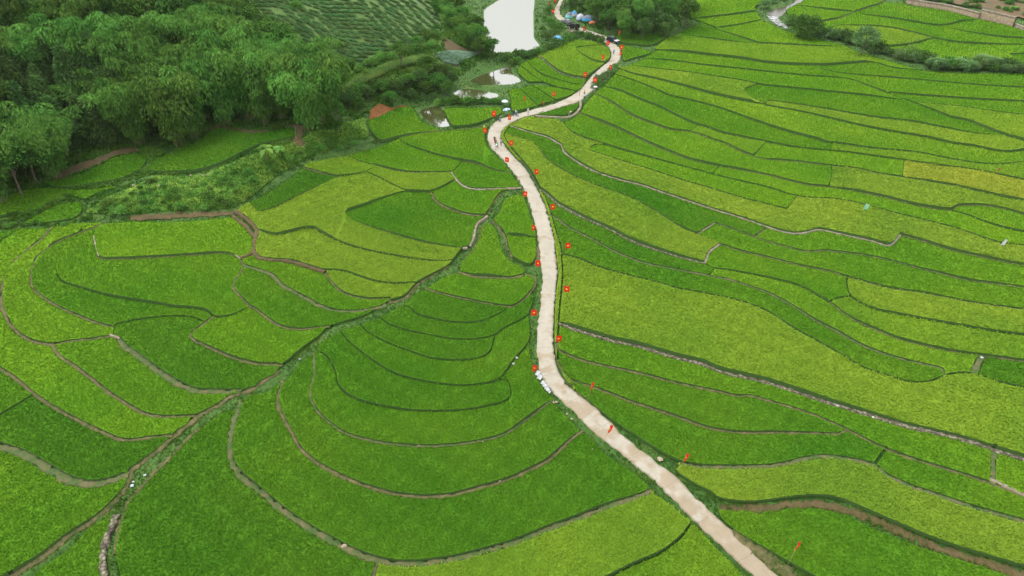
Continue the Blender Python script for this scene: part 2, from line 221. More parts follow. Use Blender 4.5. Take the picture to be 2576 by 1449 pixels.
# rice plots: seed pixel, ripeness (0 deep green, 1 yellow, 1.4 gold), label
PLOTS = [
(1600,1380,.68,'yellow-green rice plot at the bottom edge left of the road, above the short dark bund'),
(1790,1430,.60,'small yellow-green corner rice plot beside the road at the bottom edge'),
(1200,1330,.30,'largest and lowest deep green crescent rice plot of the fan left of the road'),
(1100,1185,.30,'second lowest deep green crescent rice plot, curling up the left side of the fan'),
(1100,1080,.34,'green crescent rice plot, third from the bottom of the fan'),
(1000,1000,.33,'green crescent rice plot in mid fan with its tip by the white sacks'),
(1120,935,.33,'green crescent rice plot whose right end climbs beside the road verge'),
(1130,885,.28,'narrow dark green crescent rice plot wholly inside the terrace fan'),
(1150,835,.30,'thin green crescent rice plot, third from the top of the fan'),
(1130,775,.27,'green crescent rice plot, second from the top of the fan'),
(1210,730,.42,'fresh green boat-shaped rice plot at the top of the fan beside the road'),
(1215,650,.42,'fresh green tongue-shaped rice plot between two forks of the ditch'),
(1315,550,.45,'bright green rice plot between the ditch and the road, behind a shorter one'),
(1315,625,.45,'small bright green rounded rice plot between ditch fork and road'),
(500,1350,.24,'very large dark green rice plot at the bottom left of the ditch bend'),
(180,1420,.33,'narrow green wedge rice plot between the two arms of the lower ditch'),
(100,1290,.40,'bright green rice plot in the bottom left corner'),
(220,1120,.21,'dark green rice plot at the left edge under a dirt bund'),
(25,990,.33,'small green rice plot cut by the left edge, above the dark green one'),
(200,1010,.50,'long yellowish green rice plot sweeping down from the left edge to the ditch'),
(330,960,.42,'green rice plot between two pale bunds, pointing down to the ditch'),
(480,910,.25,'dark green S-shaped rice plot left of the ditch'),
(640,850,.48,'bright green rice plot above the dark S-shaped one'),
(150,820,.55,'yellowish crescent rice plot ringed by a pale bund near the left edge'),
(300,785,.33,'green band of rice curving round the flat left terrace'),
(380,700,.40,'wide green rice terrace under the white plastic strip'),
(420,600,.52,'bright green rectangular rice plot with a white strip at its left end'),
(700,770,.35,'green rice plot curving above a stony bund to the ditch'),
(780,720,.42,'bright green rice plot under the yellow ones left of the ditch'),
(930,730,.76,'small yellow-green rice plot shaped like a bowl left of the ditch'),
(860,650,.76,'long yellow-green rice plot left of the ditch, lower of the two large ones'),
(760,530,.76,'largest yellow-green rice plot left of the road, wrapped round a dark green patch'),
(1050,550,.30,'dark green triangular rice patch set in the large yellow-green plot'),
(740,480,.2,'dark green four-sided rice plot beside the scrubby slope'),
(850,415,.68,'small yellow-green rice plot at the foot of the scrubby slope'),
(1030,455,.72,'yellow-green rice plot like a boat above the large yellow one'),
(1150,500,.42,'bright green bowl-shaped rice plot under the white channel wall'),
(1010,395,.45,'bright green rice plot in the middle left of the road bend'),
(1170,365,.42,'bright green rice plot touching the inner side of the road bend'),
(1220,445,.42,'bright green rice plot above the white channel wall'),
(1000,320,.36,'green rice plot below the orange earth cut'),
(1190,295,.46,'bright green rice plot beside the small pond with its flag'),
(1420,160,.62,'yellowish green rice plot inside the upper road bend'),
(1490,135,.68,'small yellow-green rice plot touching the upper road bend'),
(1390,180,.42,'green rice strip directly under the stone edge near the upper bend'),
(1370,202,.42,'green rice strip, second below the stone edge near the upper bend'),
(1325,197,.42,'short green rice strip beside the middle pond'),
(1400,236,.42,'green triangular rice plot holding a flag, left of the road'),
(1345,238,.34,'darker green middle rice plot of three left of the road'),
(1310,260,.44,'bright green rice plot holding a flag next to the motorbike'),
(1410,278,.30,'small dark green rice island between the road and the channel wall'),
(600,360,.24,'dark green crescent rice terrace perched under the bamboo'),
(270,430,.26,'dark green lens-shaped rice terrace at the forest edge'),
(60,512,.36,'dark green rice plot at the left edge below the forest'),
(150,540,.32,'dark green rice plot between two weedy hedges'),
(5,594,.35,'small green rice corner at the left edge under the weedy hedge'),
(1800,20,.50,'bright green rice plot beside the tree mound at the top'),
(1840,52,.48,'bright green rice plot, second from the top beside the stream'),
(1900,82,.50,'bright green rice triangle along the upper stream'),
(1780,75,.38,'green rice triangle right of the tree mound'),
(1900,130,.62,'pale yellowish rice field stretching right to the stream scrub'),
(2220,155,.52,'bright green rice tip between the far field and the stream scrub'),
(1610,97,.20,'dark green rice plot at the foot of the tree mound'),
(1595,133,.42,'small green rice plot with two flags right of the upper bend'),
(1800,165,.45,'green rice strip from the weedy corner by the upper bend, widening to the right edge'),
(2400,195,.36,'deep green rice strip along the stream scrub at the right edge'),
(2420,258,.44,'green rice plot at the right edge above a pale one'),
(2500,300,.72,'pale yellow rice field by the long diagonal bund at the right edge'),
(1800,185,.48,'green rice strip, second of the long strips right of the upper bend'),
(1700,197,.75,'long yellowish rice strip running from the shrubs by the upper bend to the far right'),
(2200,270,.40,'long deep green rice field crossing the far right fields'),
(2400,420,.66,'thin yellow-green rice strip ending at the right edge near the red scarecrow flag'),
(1750,245,.58,'bright green rice strip under the long yellowish one by the upper bend'),
(1700,270,.40,'deep green long rice strip starting by the shrubs on the road'),
(1640,300,.46,'green rice strip starting at the weir beside the road'),
(1830,345,.62,'pale rice strip beginning at the thin grassy divider'),
(2150,405,.55,'olive green rice plot left of the golden one'),
(2420,450,1.12,'golden ripening rice plot near the right edge'),
(1800,385,.50,'bright green long rice strip that widens above the stone corner'),
(2300,480,.78,'yellow-green rice plot with a flattened grey patch'),
(2500,545,.46,'green rice wedge at the right edge under the yellow plot'),
(1640,385,.42,'deep green rice strip pointing at the road from the middle right'),
(2395,544,.48,'bright green rice strip above the pale green cloth'),
(1800,460,.48,'green rice strip with a square far end above the long yellow field'),
(2200,560,.80,'long yellow-green rice field from the white channel wall to the white plastic cloth'),
(1360,362,.30,'dark green winding rice strip between two yellow-green ones'),
(1320,380,.78,'yellow-green rice strip beside the road with wind-flattened patches'),
(1830,600,.40,'green rice plot behind the zigzag corner of the yellow strip'),
(2100,620,.40,'green rice strip under the white concrete edge'),
(1480,570,.33,'green rice strip below the stone wall, touching the road'),
(1560,660,.33,'green rice strip directly above the big yellow-green field'),
(2000,680,.38,'green rice plot right of the stone wall corner'),
(2300,765,.75,'pale yellow-green rice plot with a rounded left end'),
(2300,840,.66,'yellow-green rice strip under the pale rounded one'),
(2520,930,.28,'dark green rice plot at the right edge by the blue and white sack'),
(1700,800,.74,'largest yellow-green rice field right of the road, behind the stone wall'),
(1700,930,.42,'green rice strip between the stone wall and the long dirt bund'),
(2560,1190,.45,'green rice corner under the stone wall at the right edge'),
(1700,1000,.36,'green boat-shaped rice plot under the long dirt bund'),
(1800,1120,.33,'green rice plot beside the road under the boat-shaped one'),
(2400,1220,.38,'green rice strip at the right edge under the long dirt bund'),
(2100,1200,.78,'speckled yellow rice field at the lower right'),
(2385,915,.58,'yellowish green rice strip ending in a grassy gap beside the rounded dark tip'),
(2005,35,.45,'small round rice plot at the bend of the upper stream'),
(2082,40,.45,'green rice plot between the round one and the dirt path beyond the stream'),
(2082,8,.48,'green rice plot at the top edge above the dirt path beyond the stream'),
(2250,60,.50,'long bright green rice plot below the dirt path beyond the stream'),
(2212,95,.72,'yellowish rounded rice plot behind the stream scrub'),
(2329,124,.52,'bright green rice plot just behind the grey-green stream shrubs'),
(2345,44,.42,'green rice plot under the far stone retaining wall'),
(2500,72,.44,'green rice triangle at the right end of the far stone wall'),
(2474,143,.50,'bright green rice plot behind the reeds near the right edge'),
(2568,150,.36,'small dark green rice corner behind the reeds at the right edge'),
(2545,124,.50,'small green rice corner above the dark one at the right edge'),
(2200,1400,.36,'bright green rice plot in the bottom right corner'),
]
rng = np.random.default_rng(7); random.seed(7)
cp, sp = math.cos(PITCH), math.sin(PITCH)
# ---------------------------------------------------------------- terrain
def rays(uv):
    uv = np.asarray(uv, float).reshape(-1, 2)
    dx = (uv[:,0]-1288)/FPX; dy = (724.5-uv[:,1])/FPX
    return np.stack([dx, cp+dy*sp, -sp+dy*cp], 1)
GB = lambda x, y: 0.035*(y-80) + 0.0*x
def base_hit(uv, off=.4):
    d = rays(uv); t = (CAMZ-off+.035*80)/(-d[:,2]+.035*d[:,1])
    return np.stack([d[:,0]*t, d[:,1]*t], 1)
def P(s): return np.array([[float(a) for a in p.split(',')] for p in s.split()])
def seg_dist(px, py, poly, closed=False):
    best = np.full(px.shape, 1e9)
    n = len(poly)
    for i in range(n if closed else n-1):
        ax, ay = poly[i]; bx, by = poly[(i+1) % n]
        dx, dy = bx-ax, by-ay; L2 = dx*dx+dy*dy+1e-9
        t = np.clip(((px-ax)*dx+(py-ay)*dy)/L2, 0, 1)
        best = np.minimum(best, np.hypot(px-ax-t*dx, py-ay-t*dy))
    return best
def inside(px, py, poly):
    r = np.zeros(px.shape, bool); n = len(poly)
    for i in range(n):
        x1, y1 = poly[i]; x2, y2 = poly[i-1]
        c = ((y1 > py) != (y2 > py))
        if y1 != y2: r ^= c & (px < (x2-x1)*(py-y1)/(y2-y1)+x1)
    return r
# feet of the rising ground (traced where each slope meets the flat)
FOOT1 = base_hit(P("-400,640 0,577 60,562 200,547 330,548 592,532 640,500 700,450 780,402 930,352 925,295 1040,262 1150,215 1200,170 1222,130 1180,60 1150,0 1120,-60"))
FOOT2 = base_hit(P("-400,560 0,474 130,425 250,385 370,376 430,350 520,318 740,302 800,275 880,235 960,190 1060,150 1110,110 1095,60 1060,0 1030,-60"))
MOUND = base_hit(P("1420,40 1438,52 1480,75 1530,82 1600,86 1690,84 1745,30 1760,-60 1500,-90 1400,-30"))
def far_close(f, pts): return np.vstack([f, pts])
F1P = far_close(FOOT1, [[-80, 1500], [-1500, 1500], [-1500, 50]])
F2P = far_close(FOOT2, [[-120, 1500], [-1500, 1500], [-1500, 60]])
GX0, GX1, GY0, GY1, GS = -480., 480., 15., 760., 1.5
gxs = np.arange(GX0, GX1+.1, GS); gys = np.arange(GY0, GY1+.1, GS)
GXX, GYY = np.meshgrid(gxs, gys)
def terrain_exact(x, y):
    z = GB(x, y)
    d = seg_dist(x, y, FOOT1)*inside(x, y, F1P)
    cap = 1.2+4.2*np.clip((x+85)/50, 0, 1)
    h = cap*(1-np.exp(-.8*d/cap))
    d2 = seg_dist(x, y, FOOT2)*inside(x, y, F2P)
    h += 44*(1-np.exp(-.62*np.maximum(0, d2*d2/(d2+6))/44))
    d3 = seg_dist(x, y, MOUND, True)*inside(x, y, MOUND)
    h += 7*(1-np.exp(-.7*d3/7))
    z = z+h
    # gentle lumps away from the paddies
    z += np.clip(h, 0, 3)*.18*(np.sin(x*.23+y*.11)+np.sin(x*.07-y*.19+2))
    return z
GRID = terrain_exact(GXX, GYY)
def plane_hit(uv, z):
    d = rays(uv); t = (z-CAMZ)/d[:,2]
    return np.stack([d[:,0]*t, d[:,1]*t], 1)
POND_W = []
for k_, (s_, l_) in enumerate(PONDS):
    o_ = base_hit(P(s_)); zl = GB(0, o_[:,1].min())-.1
    if k_ == 0: zl = GB(0, o_[:,1].min())+.5
    o_ = plane_hit(P(s_), zl); POND_W.append((o_, zl))
    d_ = seg_dist(GXX, GYY, o_, True); i_ = inside(GXX, GYY, o_)
    R_ = 26 if k_ == 0 else 7
    k2 = np.clip(1-d_/R_, 0, 1)**1.5*(~i_)
    GRID = GRID*(1-k2)+(zl+.25)*k2
    GRID = np.where(i_, zl+.1-1.4*np.clip(d_/2.5, 0, 1), GRID)
st_ = base_hit(P(STREAM)); SZ = GB(0, 300.)
i_ = inside(GXX, GYY, st_); GRID = np.where(i_, GRID-1.3, GRID)
def G(x, y):
    x = np.asarray(x, float); y = np.asarray(y, float)
    fx = np.clip((x-GX0)/GS, 0, len(gxs)-1.001); fy = np.clip((y-GY0)/GS, 0, len(gys)-1.001)
    i = fx.astype(int); j = fy.astype(int); a = fx-i; b = fy-j
    return (GRID[j, i]*(1-a)*(1-b)+GRID[j, i+1]*a*(1-b)+GRID[j+1, i]*(1-a)*b+GRID[j+1, i+1]*a*b)
def hit(uv, off=.4):
    """where the view ray of a traced point meets the ground (plus off)"""
    d = rays(uv); n = len(d)
    lo = np.full(n, 20.); done = np.zeros(n, bool); hi = np.full(n, 900.)
    t = np.full(n, 30.)
    while t[0] < 900:
        q = (~done) & (CAMZ+d[:,2]*t < G(d[:,0]*t, d[:,1]*t)+off)
        hi[q] = t[q]; lo[q] = t[q]-1.5; done |= q; t = t+1.5
    for _ in range(14):
        m = (lo+hi)/2; below = CAMZ+d[:,2]*m < G(d[:,0]*m, d[:,1]*m)+off
        hi = np.where(below, m, hi); lo = np.where(below, lo, m)
    return np.stack([d[:,0]*hi, d[:,1]*hi], 1)
def proj(x, y, z):
    z = z-CAMZ; f = y*cp-z*sp; return 1288+FPX*x/f, 724.5-FPX*(y*sp+z*cp)/f
def smooth(p, step=7.):
    """centripetal-like resample of a traced polyline (pixels)"""
    if len(p) < 3:
        q = p
    else:
        closed = np.allclose(p[0], p[-1])
        ext = np.vstack([p[-2] if closed else 2*p[0]-p[1], p, p[1] if closed else 2*p[-1]-p[-2]])
        out = []
        for i in range(1, len(ext)-2):
            p0, p1, p2, p3 = ext[i-1:i+3]
            L = np.hypot(*(p2-p1)); k = max(2, int(L/step))
            l0 = max(np.hypot(*(p1-p0)), 1e-3); l2 = max(np.hypot(*(p3-p2)), 1e-3)
            m1 = (p2-p1)/L*1.0+(p1-p0)/l0; m1 = m1/2*L*min(1, 1.5*l0/L)
            m2 = (p2-p1)/L*1.0+(p3-p2)/l2; m2 = m2/2*L*min(1, 1.5*l2/L)
            for j in range(k):
                t = j/k
                out.append((2*t**3-3*t*t+1)*p1+(t**3-2*t*t+t)*m1+(-2*t**3+3*t*t)*p2+(t**3-t*t)*m2)
        out.append(p[-1]); q = np.array(out)
    return q
def seg_refine(q, step=9.):
    out = [q[0]]
    for a, b in zip(q[:-1], q[1:]):
        k = max(1, int(np.hypot(*(b-a))/step))
        for j in range(1, k+1): out.append(a+(b-a)*j/k)
    return np.array(out)
# ---------------------------------------------------------------- partition of the valley floor into plots
LP = [seg_refine(smooth(P(s))) for k, w_, s in LINES]
def near_on(p, skip):
    best = (1e9, None)
    for j, q in enumerate(LP):
        if j == skip: continue
        a = q[:-1]; b = q[1:]; d = b-a; t = np.clip(((p-a)*d).sum(1)/np.maximum((d*d).sum(1), 1e-9), 0, 1)
        c = a+d*t[:, None]; r = np.hypot(*(c-p).T); i = r.argmin()
        if r[i] < best[0]: best = (r[i], c[i])
    return best
for j in range(len(LP)):
    q = LP[j]
    if np.allclose(q[0], q[-1]): continue
    r0, c0 = near_on(q[0], j); r1, c1 = near_on(q[-1], j)
    def out_(p): return p[0] > 2590 or p[0] < -20 or p[1] > 1455 or p[1] < -14
    if out_(q[0]): q = np.vstack([q[0]+(q[0]-q[3])/np.hypot(*(q[0]-q[3]))*(900 if q[0][1] > 0 else 60), q]); r0 = 0
    if out_(q[-1]): q = np.vstack([q, q[-1]+(q[-1]-q[-4])/np.hypot(*(q[-1]-q[-4]))*(900 if q[-1][1] > 0 else 60)]); r1 = 0
    if .01 < r0 < 14: q = np.vstack([c0+(c0-q[0])/r0*.8, q])
    if .01 < r1 < 14: q = np.vstack([q, c1+(c1-q[-1])/r1*.8])
    LP[j] = q
FRAME = seg_refine(P("-300,-12 3000,-12 3120,1850 -520,1850 -300,-12"), 25)
WL = [hit(q) for q in LP]
cv, ce, ckind = [], [], []
def add_poly(w_, kind):
    i0 = len(cv)
    cv.extend(Vector(p) for p in w_)
    for i in range(len(w_)-1): ce.append((i0+i, i0+i+1)); ckind.append(kind)
for j, w_ in enumerate(WL): add_poly(w_, j)
add_poly(hit(FRAME), -1)
ov, oe, of, ov_o, oe_o, of_o = delaunay_2d_cdt(cv, ce, [], 0, 1e-4)
EK = {}
for e, orig in zip(oe, oe_o):
    if orig: EK[tuple(sorted(e))] = ckind[min(orig, key=lambda o: -LINES[ckind[o]][1] if ckind[o] >= 0 else 9)] if True else 0
tri_e = {}
for fi, f in enumerate(of):
    n = len(f)
    for k in range(n): tri_e.setdefault(tuple(sorted((f[k], f[(k+1) % n]))), []).append(fi)
nb = [[] for _ in of]
for e, fs in tri_e.items():
    if e not in EK and len(fs) == 2: nb[fs[0]].append(fs[1]); nb[fs[1]].append(fs[0])
comp = [-1]*len(of); nc = 0
for s_ in range(len(of)):
    if comp[s_] >= 0: continue
    st = [s_]; comp[s_] = nc
    while st:
        a = st.pop()
        for b in nb[a]:
            if comp[b] < 0: comp[b] = nc; st.append(b)
    nc += 1
OV = np.array([[v[0], v[1]] for v in ov]); TR = np.array([f[:3] for f in of])
A_, B_, C_ = OV[TR[:,0]], OV[TR[:,1]], OV[TR[:,2]]
def find_tri(p):
    def cr(a, b): return (b[:,0]-a[:,0])*(p[1]-a[:,1])-(b[:,1]-a[:,1])*(p[0]-a[:,0])
    s1, s2, s3 = cr(A_, B_), cr(B_, C_), cr(C_, A_)
    m = ((s1 >= 0) & (s2 >= 0) & (s3 >= 0)) | ((s1 <= 0) & (s2 <= 0) & (s3 <= 0))
    i = np.nonzero(m)[0]; return int(i[0]) if len(i) else -1
area = np.abs((B_[:,0]-A_[:,0])*(C_[:,1]-A_[:,1])-(B_[:,1]-A_[:,1])*(C_[:,0]-A_[:,0]))/2
carea = np.bincount(comp, area, nc)
def loops_of(ci):
    """ordered outer boundary of a region, with the kind of line on each edge"""
    nxt = {}
    for fi in [i for i in range(len(of)) if comp[i] == ci]:
        f = of[fi]
        for k in range(3):
            a, b = f[k], f[(k+1) % 3]; e = tuple(sorted((a, b)))
            fs = tri_e[e]
            if len(fs) == 1 or comp[fs[0]] != comp[fs[1]]: nxt.setdefault(a, []).append(b)
    loops = []
    while nxt:
        a = next(iter(nxt)); lp = [a]
        cur = nxt[a].pop()
        if not nxt[a]: del nxt[a]
        while cur != lp[0] and cur in nxt:
            lp.append(cur); c2 = nxt[cur].pop()
            if not nxt[cur]: del nxt[cur]
            cur = c2
        loops.append(lp)
    def ar(lp):
        q = OV[lp]; return .5*np.sum(q[:,0]*np.roll(q[:,1], -1)-np.roll(q[:,0], -1)*q[:,1])
    return sorted(loops, key=lambda l: -abs(ar(l)))
# ---------------------------------------------------------------- helpers
C = S.collection
def mesh_np(name, V, faces, mats, midx=None, attr=None, smooth_=False):
    """faces: list of int arrays (n,3) or (n,4)"""
    me = bpy.data.meshes.new(name); V = np.asarray(V, np.float32).reshape(-1, 3)
    faces = [np.asarray(f, np.int32) for f in faces if len(f)]
    me.vertices.add(len(V)); me.vertices.foreach_set("co", V.ravel())
    nl = sum(f.size for f in faces); nf = sum(len(f) for f in faces)
    me.loops.add(nl); me.polygons.add(nf)
    me.loops.foreach_set("vertex_index", np.concatenate([f.ravel() for f in faces]))
    tot = np.concatenate([np.full(len(f), f.shape[1], np.int32) for f in faces])
    me.polygons.foreach_set("loop_start", np.concatenate([[0], np.cumsum(tot)[:-1]]).astype(np.int32))
    if midx is not None: me.polygons.foreach_set("material_index", np.asarray(midx, np.int32))
    if smooth_: me.polygons.foreach_set("use_smooth", np.ones(nf, bool))
    for m in mats: me.materials.append(m)
    if attr is not None:
        a = me.attributes.new("rnd", 'FLOAT', 'FACE'); a.data.foreach_set("value", np.asarray(attr, np.float32))
    me.update(calc_edges=True); me.validate(verbose=False)
    return me
def link(name, me, parent=None, loc=None, rz=None):
    o = bpy.data.objects.new(name, me); C.objects.link(o)
    if parent is not None: o.parent = parent
    if loc is not None: o.location = loc
    if rz is not None: o.rotation_euler = (0, 0, rz)
    return o
def tag(o, label=None, cat=None, group=None, kind=None):
    if label: o['label'] = label
    if cat: o['category'] = cat
    if group: o['group'] = group
    if kind: o['kind'] = kind
    return o
def copy_tree(o, loc, rz, sc=1.0):
    r = o.copy(); C.objects.link(r); r.location = loc; r.rotation_euler = (0, 0, rz); r.scale = (sc,)*3 if np.isscalar(sc) else sc
    for ch in list(o.children):
        c = ch.copy(); C.objects.link(c); c.parent = r
        for g in list(ch.children):
            d = g.copy(); C.objects.link(d); d.parent = c
    return r
def merge(parts):
    """[(V, faces, rnd)] -> one"""
    V, F, R, n = [], {3: [], 4: []}, {3: [], 4: []}, 0
    for v, f, r in parts:
        f = np.asarray(f); V.append(v); F[f.shape[1]].append(f+n); R[f.shape[1]].append(np.broadcast_to(r, len(f))); n += len(v)
    fs, rs = [], []
    for k in (3, 4):
        if F[k]: fs.append(np.concatenate(F[k])); rs.append(np.concatenate(R[k]))
    return np.concatenate(V), fs, np.concatenate(rs)
# ---------------------------------------------------------------- materials
def mat(name, col=(.5,.5,.5), rough=.8, **kw):
    m = bpy.data.materials.new(name); m.use_nodes = True
    b = m.node_tree.nodes["Principled BSDF"]; b.inputs["Base Color"].default_value = (*col, 1); b.inputs["Roughness"].default_value = rough
    for k, v in kw.items(): b.inputs[k.replace('_', ' ')].default_value = v
    return m
def N(m, t, **kw):
    n = m.node_tree.nodes.new(t)
    for k, v in kw.items(): setattr(n, k, v)
    return n
def noisy(m, cols, scale, detail=4, rough=.6, dist=0, coord='Object', bump=0, bscale=None, aspect=None):
    """colour ramp driven by noise in object or world space"""
    b = m.node_tree.nodes["Principled BSDF"]; L = m.node_tree.links
    if coord == 'World': g = N(m, "ShaderNodeNewGeometry"); src = g.outputs["Position"]
    else: g = N(m, "ShaderNodeTexCoord"); src = g.outputs["Object"]
    if aspect:
        mp = N(m, "ShaderNodeMapping"); mp.inputs["Scale"].default_value = aspect; L.new(src, mp.inputs[0]); src = mp.outputs[0]
    n = N(m, "ShaderNodeTexNoise"); n.inputs["Scale"].default_value = scale; n.inputs["Detail"].default_value = detail
    n.inputs["Roughness"].default_value = rough; n.inputs["Distortion"].default_value = dist; L.new(src, n.inputs["Vector"])
    r = N(m, "ShaderNodeValToRGB"); L.new(n.outputs["Fac"], r.inputs[0])
    el = r.color_ramp.elements
    while len(el) < len(cols): el.new(.5)
    for e, (p_, c_) in zip(el, cols): e.position = p_; e.color = (*c_, 1)
    L.new(r.outputs[0], b.inputs["Base Color"])
    if bump:
        n2 = N(m, "ShaderNodeTexNoise"); n2.inputs["Scale"].default_value = bscale or scale*3; n2.inputs["Detail"].default_value = 3; L.new(src, n2.inputs["Vector"])
        bp = N(m, "ShaderNodeBump"); bp.inputs["Distance"].default_value = bump; L.new(n2.outputs["Fac"], bp.inputs["Height"]); L.new(bp.outputs[0], b.inputs["Normal"])
    return r
def foliage(name, col=None, varv=.5, patch=.09, patch_amt=.35, trans=.3, hue=.03, objrand=0., detail=4):
    """leaf material: per-leaf and per-patch tone, thin leaves let some light through. col None: colour comes from the object"""
    m = bpy.data.materials.new(name); m.use_nodes = True; nt_ = m.node_tree; L = nt_.links
    nt_.nodes.remove(nt_.nodes["Principled BSDF"]); out = nt_.nodes["Material Output"]
    oi = N(m, "ShaderNodeObjectInfo")
    if col is None: base = oi.outputs["Color"]
    else:
        rg = N(m, "ShaderNodeRGB"); rg.outputs[0].default_value = (*col, 1); base = rg.outputs[0]
    at = N(m, "ShaderNodeAttribute", attribute_name="rnd")
    ge = N(m, "ShaderNodeNewGeometry")
    n = N(m, "ShaderNodeTexNoise"); n.inputs["Scale"].default_value = patch; n.inputs["Detail"].default_value = detail; L.new(ge.outputs["Position"], n.inputs["Vector"])
    h = N(m, "ShaderNodeHueSaturation"); L.new(base, h.inputs["Color"])
    def math_(op, a, b_):
        q = N(m, "ShaderNodeMath", operation=op)
        for i, x in enumerate((a, b_)):
            if isinstance(x, (int, float)): q.inputs[i].default_value = x
            else: L.new(x, q.inputs[i])
        return q.outputs[0]
    v1 = math_('MULTIPLY', math_('SUBTRACT', at.outputs["Fac"], .5), varv)
    v2 = math_('MULTIPLY', math_('SUBTRACT', n.outputs["Fac"], .5), patch_amt*2)
    v = math_('ADD', math_('ADD', v1, v2), 1.0)
    if objrand: v = math_('ADD', v, math_('MULTIPLY', math_('SUBTRACT', oi.outputs["Random"], .5), objrand))
    L.new(v, h.inputs["Value"])
    hh = math_('ADD', math_('MULTIPLY', math_('SUBTRACT', n.outputs["Fac"], .5), -hue*3), math_('MULTIPLY', math_('SUBTRACT', at.outputs["Fac"], .5), -hue))
    if objrand: hh = math_('ADD', hh, math_('MULTIPLY', math_('SUBTRACT', oi.outputs["Random"], .5), hue*1.6))
    L.new(math_('ADD', hh, .5), h.inputs["Hue"])
    d = N(m, "ShaderNodeBsdfDiffuse"); t = N(m, "ShaderNodeBsdfTranslucent"); mx = N(m, "ShaderNodeMixShader"); mx.inputs[0].default_value = trans
    L.new(h.outputs[0], d.inputs[0]); L.new(h.outputs[0], t.inputs[0]); L.new(d.outputs[0], mx.inputs[1]); L.new(t.outputs[0], mx.inputs[2]); L.new(mx.outputs[0], out.inputs[0])
    return m
M_RICE = foliage("rice_leaves", None, varv=.26, patch=.06, patch_amt=.22, trans=.35, hue=.018, detail=2)
M_STEM = mat("rice_stems", rough=.9)
noisy(M_STEM, [(.3, (.034, .090, .012)), (.58, (.050, .11, .016)), (.78, (.11, .11, .03))], 1.0, 5, .75, coord='World', aspect=(5, 5, .8))
M_GROUND = mat("ground_grass", rough=1)
noisy(M_GROUND, [(.3, (.022, .060, .008)), (.5, (.040, .100, .012)), (.64, (.065, .115, .018)), (.8, (.11, .10, .035))], .35, 8, .7, coord='World', bump=.25, bscale=1.4)
M_TAN = mat("dirt_bund", rough=1)
noisy(M_TAN, [(.32, (.03, .05, .010)), (.45, (.062, .064, .018)), (.57, (.105, .088, .034)), (.72, (.165, .135, .066))], 1.1, 8, .75, coord='World', bump=.06)
M_GRB = mat("grassy_bund", rough=1)
noisy(M_GRB, [(.3, (.02, .05, .008)), (.45, (.045, .08, .015)), (.56, (.09, .085, .032)), (.72, (.15, .12, .058))], .9, 8, .75, coord='World', bump=.08)
M_BANK = mat("bare_bank", rough=1)
noisy(M_BANK, [(.3, (.03, .038, .012)), (.45, (.062, .046, .014)), (.58, (.09, .062, .022)), (.70, (.045, .075, .015))], .8, 8, .75, coord='World', bump=.15)
M_ORANGE = mat("orange_earth", rough=1)
noisy(M_ORANGE, [(.3, (.07, .035, .01)), (.5, (.16, .058, .012)), (.75, (.20, .085, .025))], .8, 8, .75, coord='World', bump=.2)
M_CONC = mat("concrete", rough=.9)
noisy(M_CONC, [(.3, (.10, .08, .05)), (.5, (.19, .155, .11)), (.7, (.28, .24, .19))], .8, 8, .7, coord='World', bump=.02)
M_STONE = mat("rubble_stone", rough=.95)
if True:
    m = M_STONE; b = m.node_tree.nodes["Principled BSDF"]; L = m.node_tree.links
    ge = N(m, "ShaderNodeNewGeometry"); vo = N(m, "ShaderNodeTexVoronoi"); vo.inputs["Scale"].default_value = 2.3; L.new(ge.outputs["Position"], vo.inputs["Vector"])
    r = N(m, "ShaderNodeValToRGB"); L.new(vo.outputs["Color"], r.inputs[0])
    for p_, c_ in ((.15, (.09, .078, .05)), (.5, (.17, .148, .10)), (.9, (.27, .245, .18))):
        e = r.color_ramp.elements.new(p_); e.color = (*c_, 1)
    r2_ = N(m, "ShaderNodeValToRGB"); L.new(vo.outputs["Distance"], r2_.inputs[0]); r2_.color_ramp.elements[0].position = .25; r2_.color_ramp.elements[0].color = (1, 1, 1, 1)
    r2_.color_ramp.elements[1].position = .55; r2_.color_ramp.elements[1].color = (.45, .45, .4, 1)
    mu = N(m, "ShaderNodeMix", data_type='RGBA', blend_type='MULTIPLY'); mu.inputs[0].default_value = 1; L.new(r.outputs[0], mu.inputs[6]); L.new(r2_.outputs[0], mu.inputs[7]); L.new(mu.outputs[2], b.inputs["Base Color"])
    bp = N(m, "ShaderNodeBump"); bp.inputs["Distance"].default_value = .2; bp.invert = True; L.new(vo.outputs["Distance"], bp.inputs["Height"]); L.new(bp.outputs[0], b.inputs["Normal"])
M_ROAD = mat("road_concrete", rough=.85)
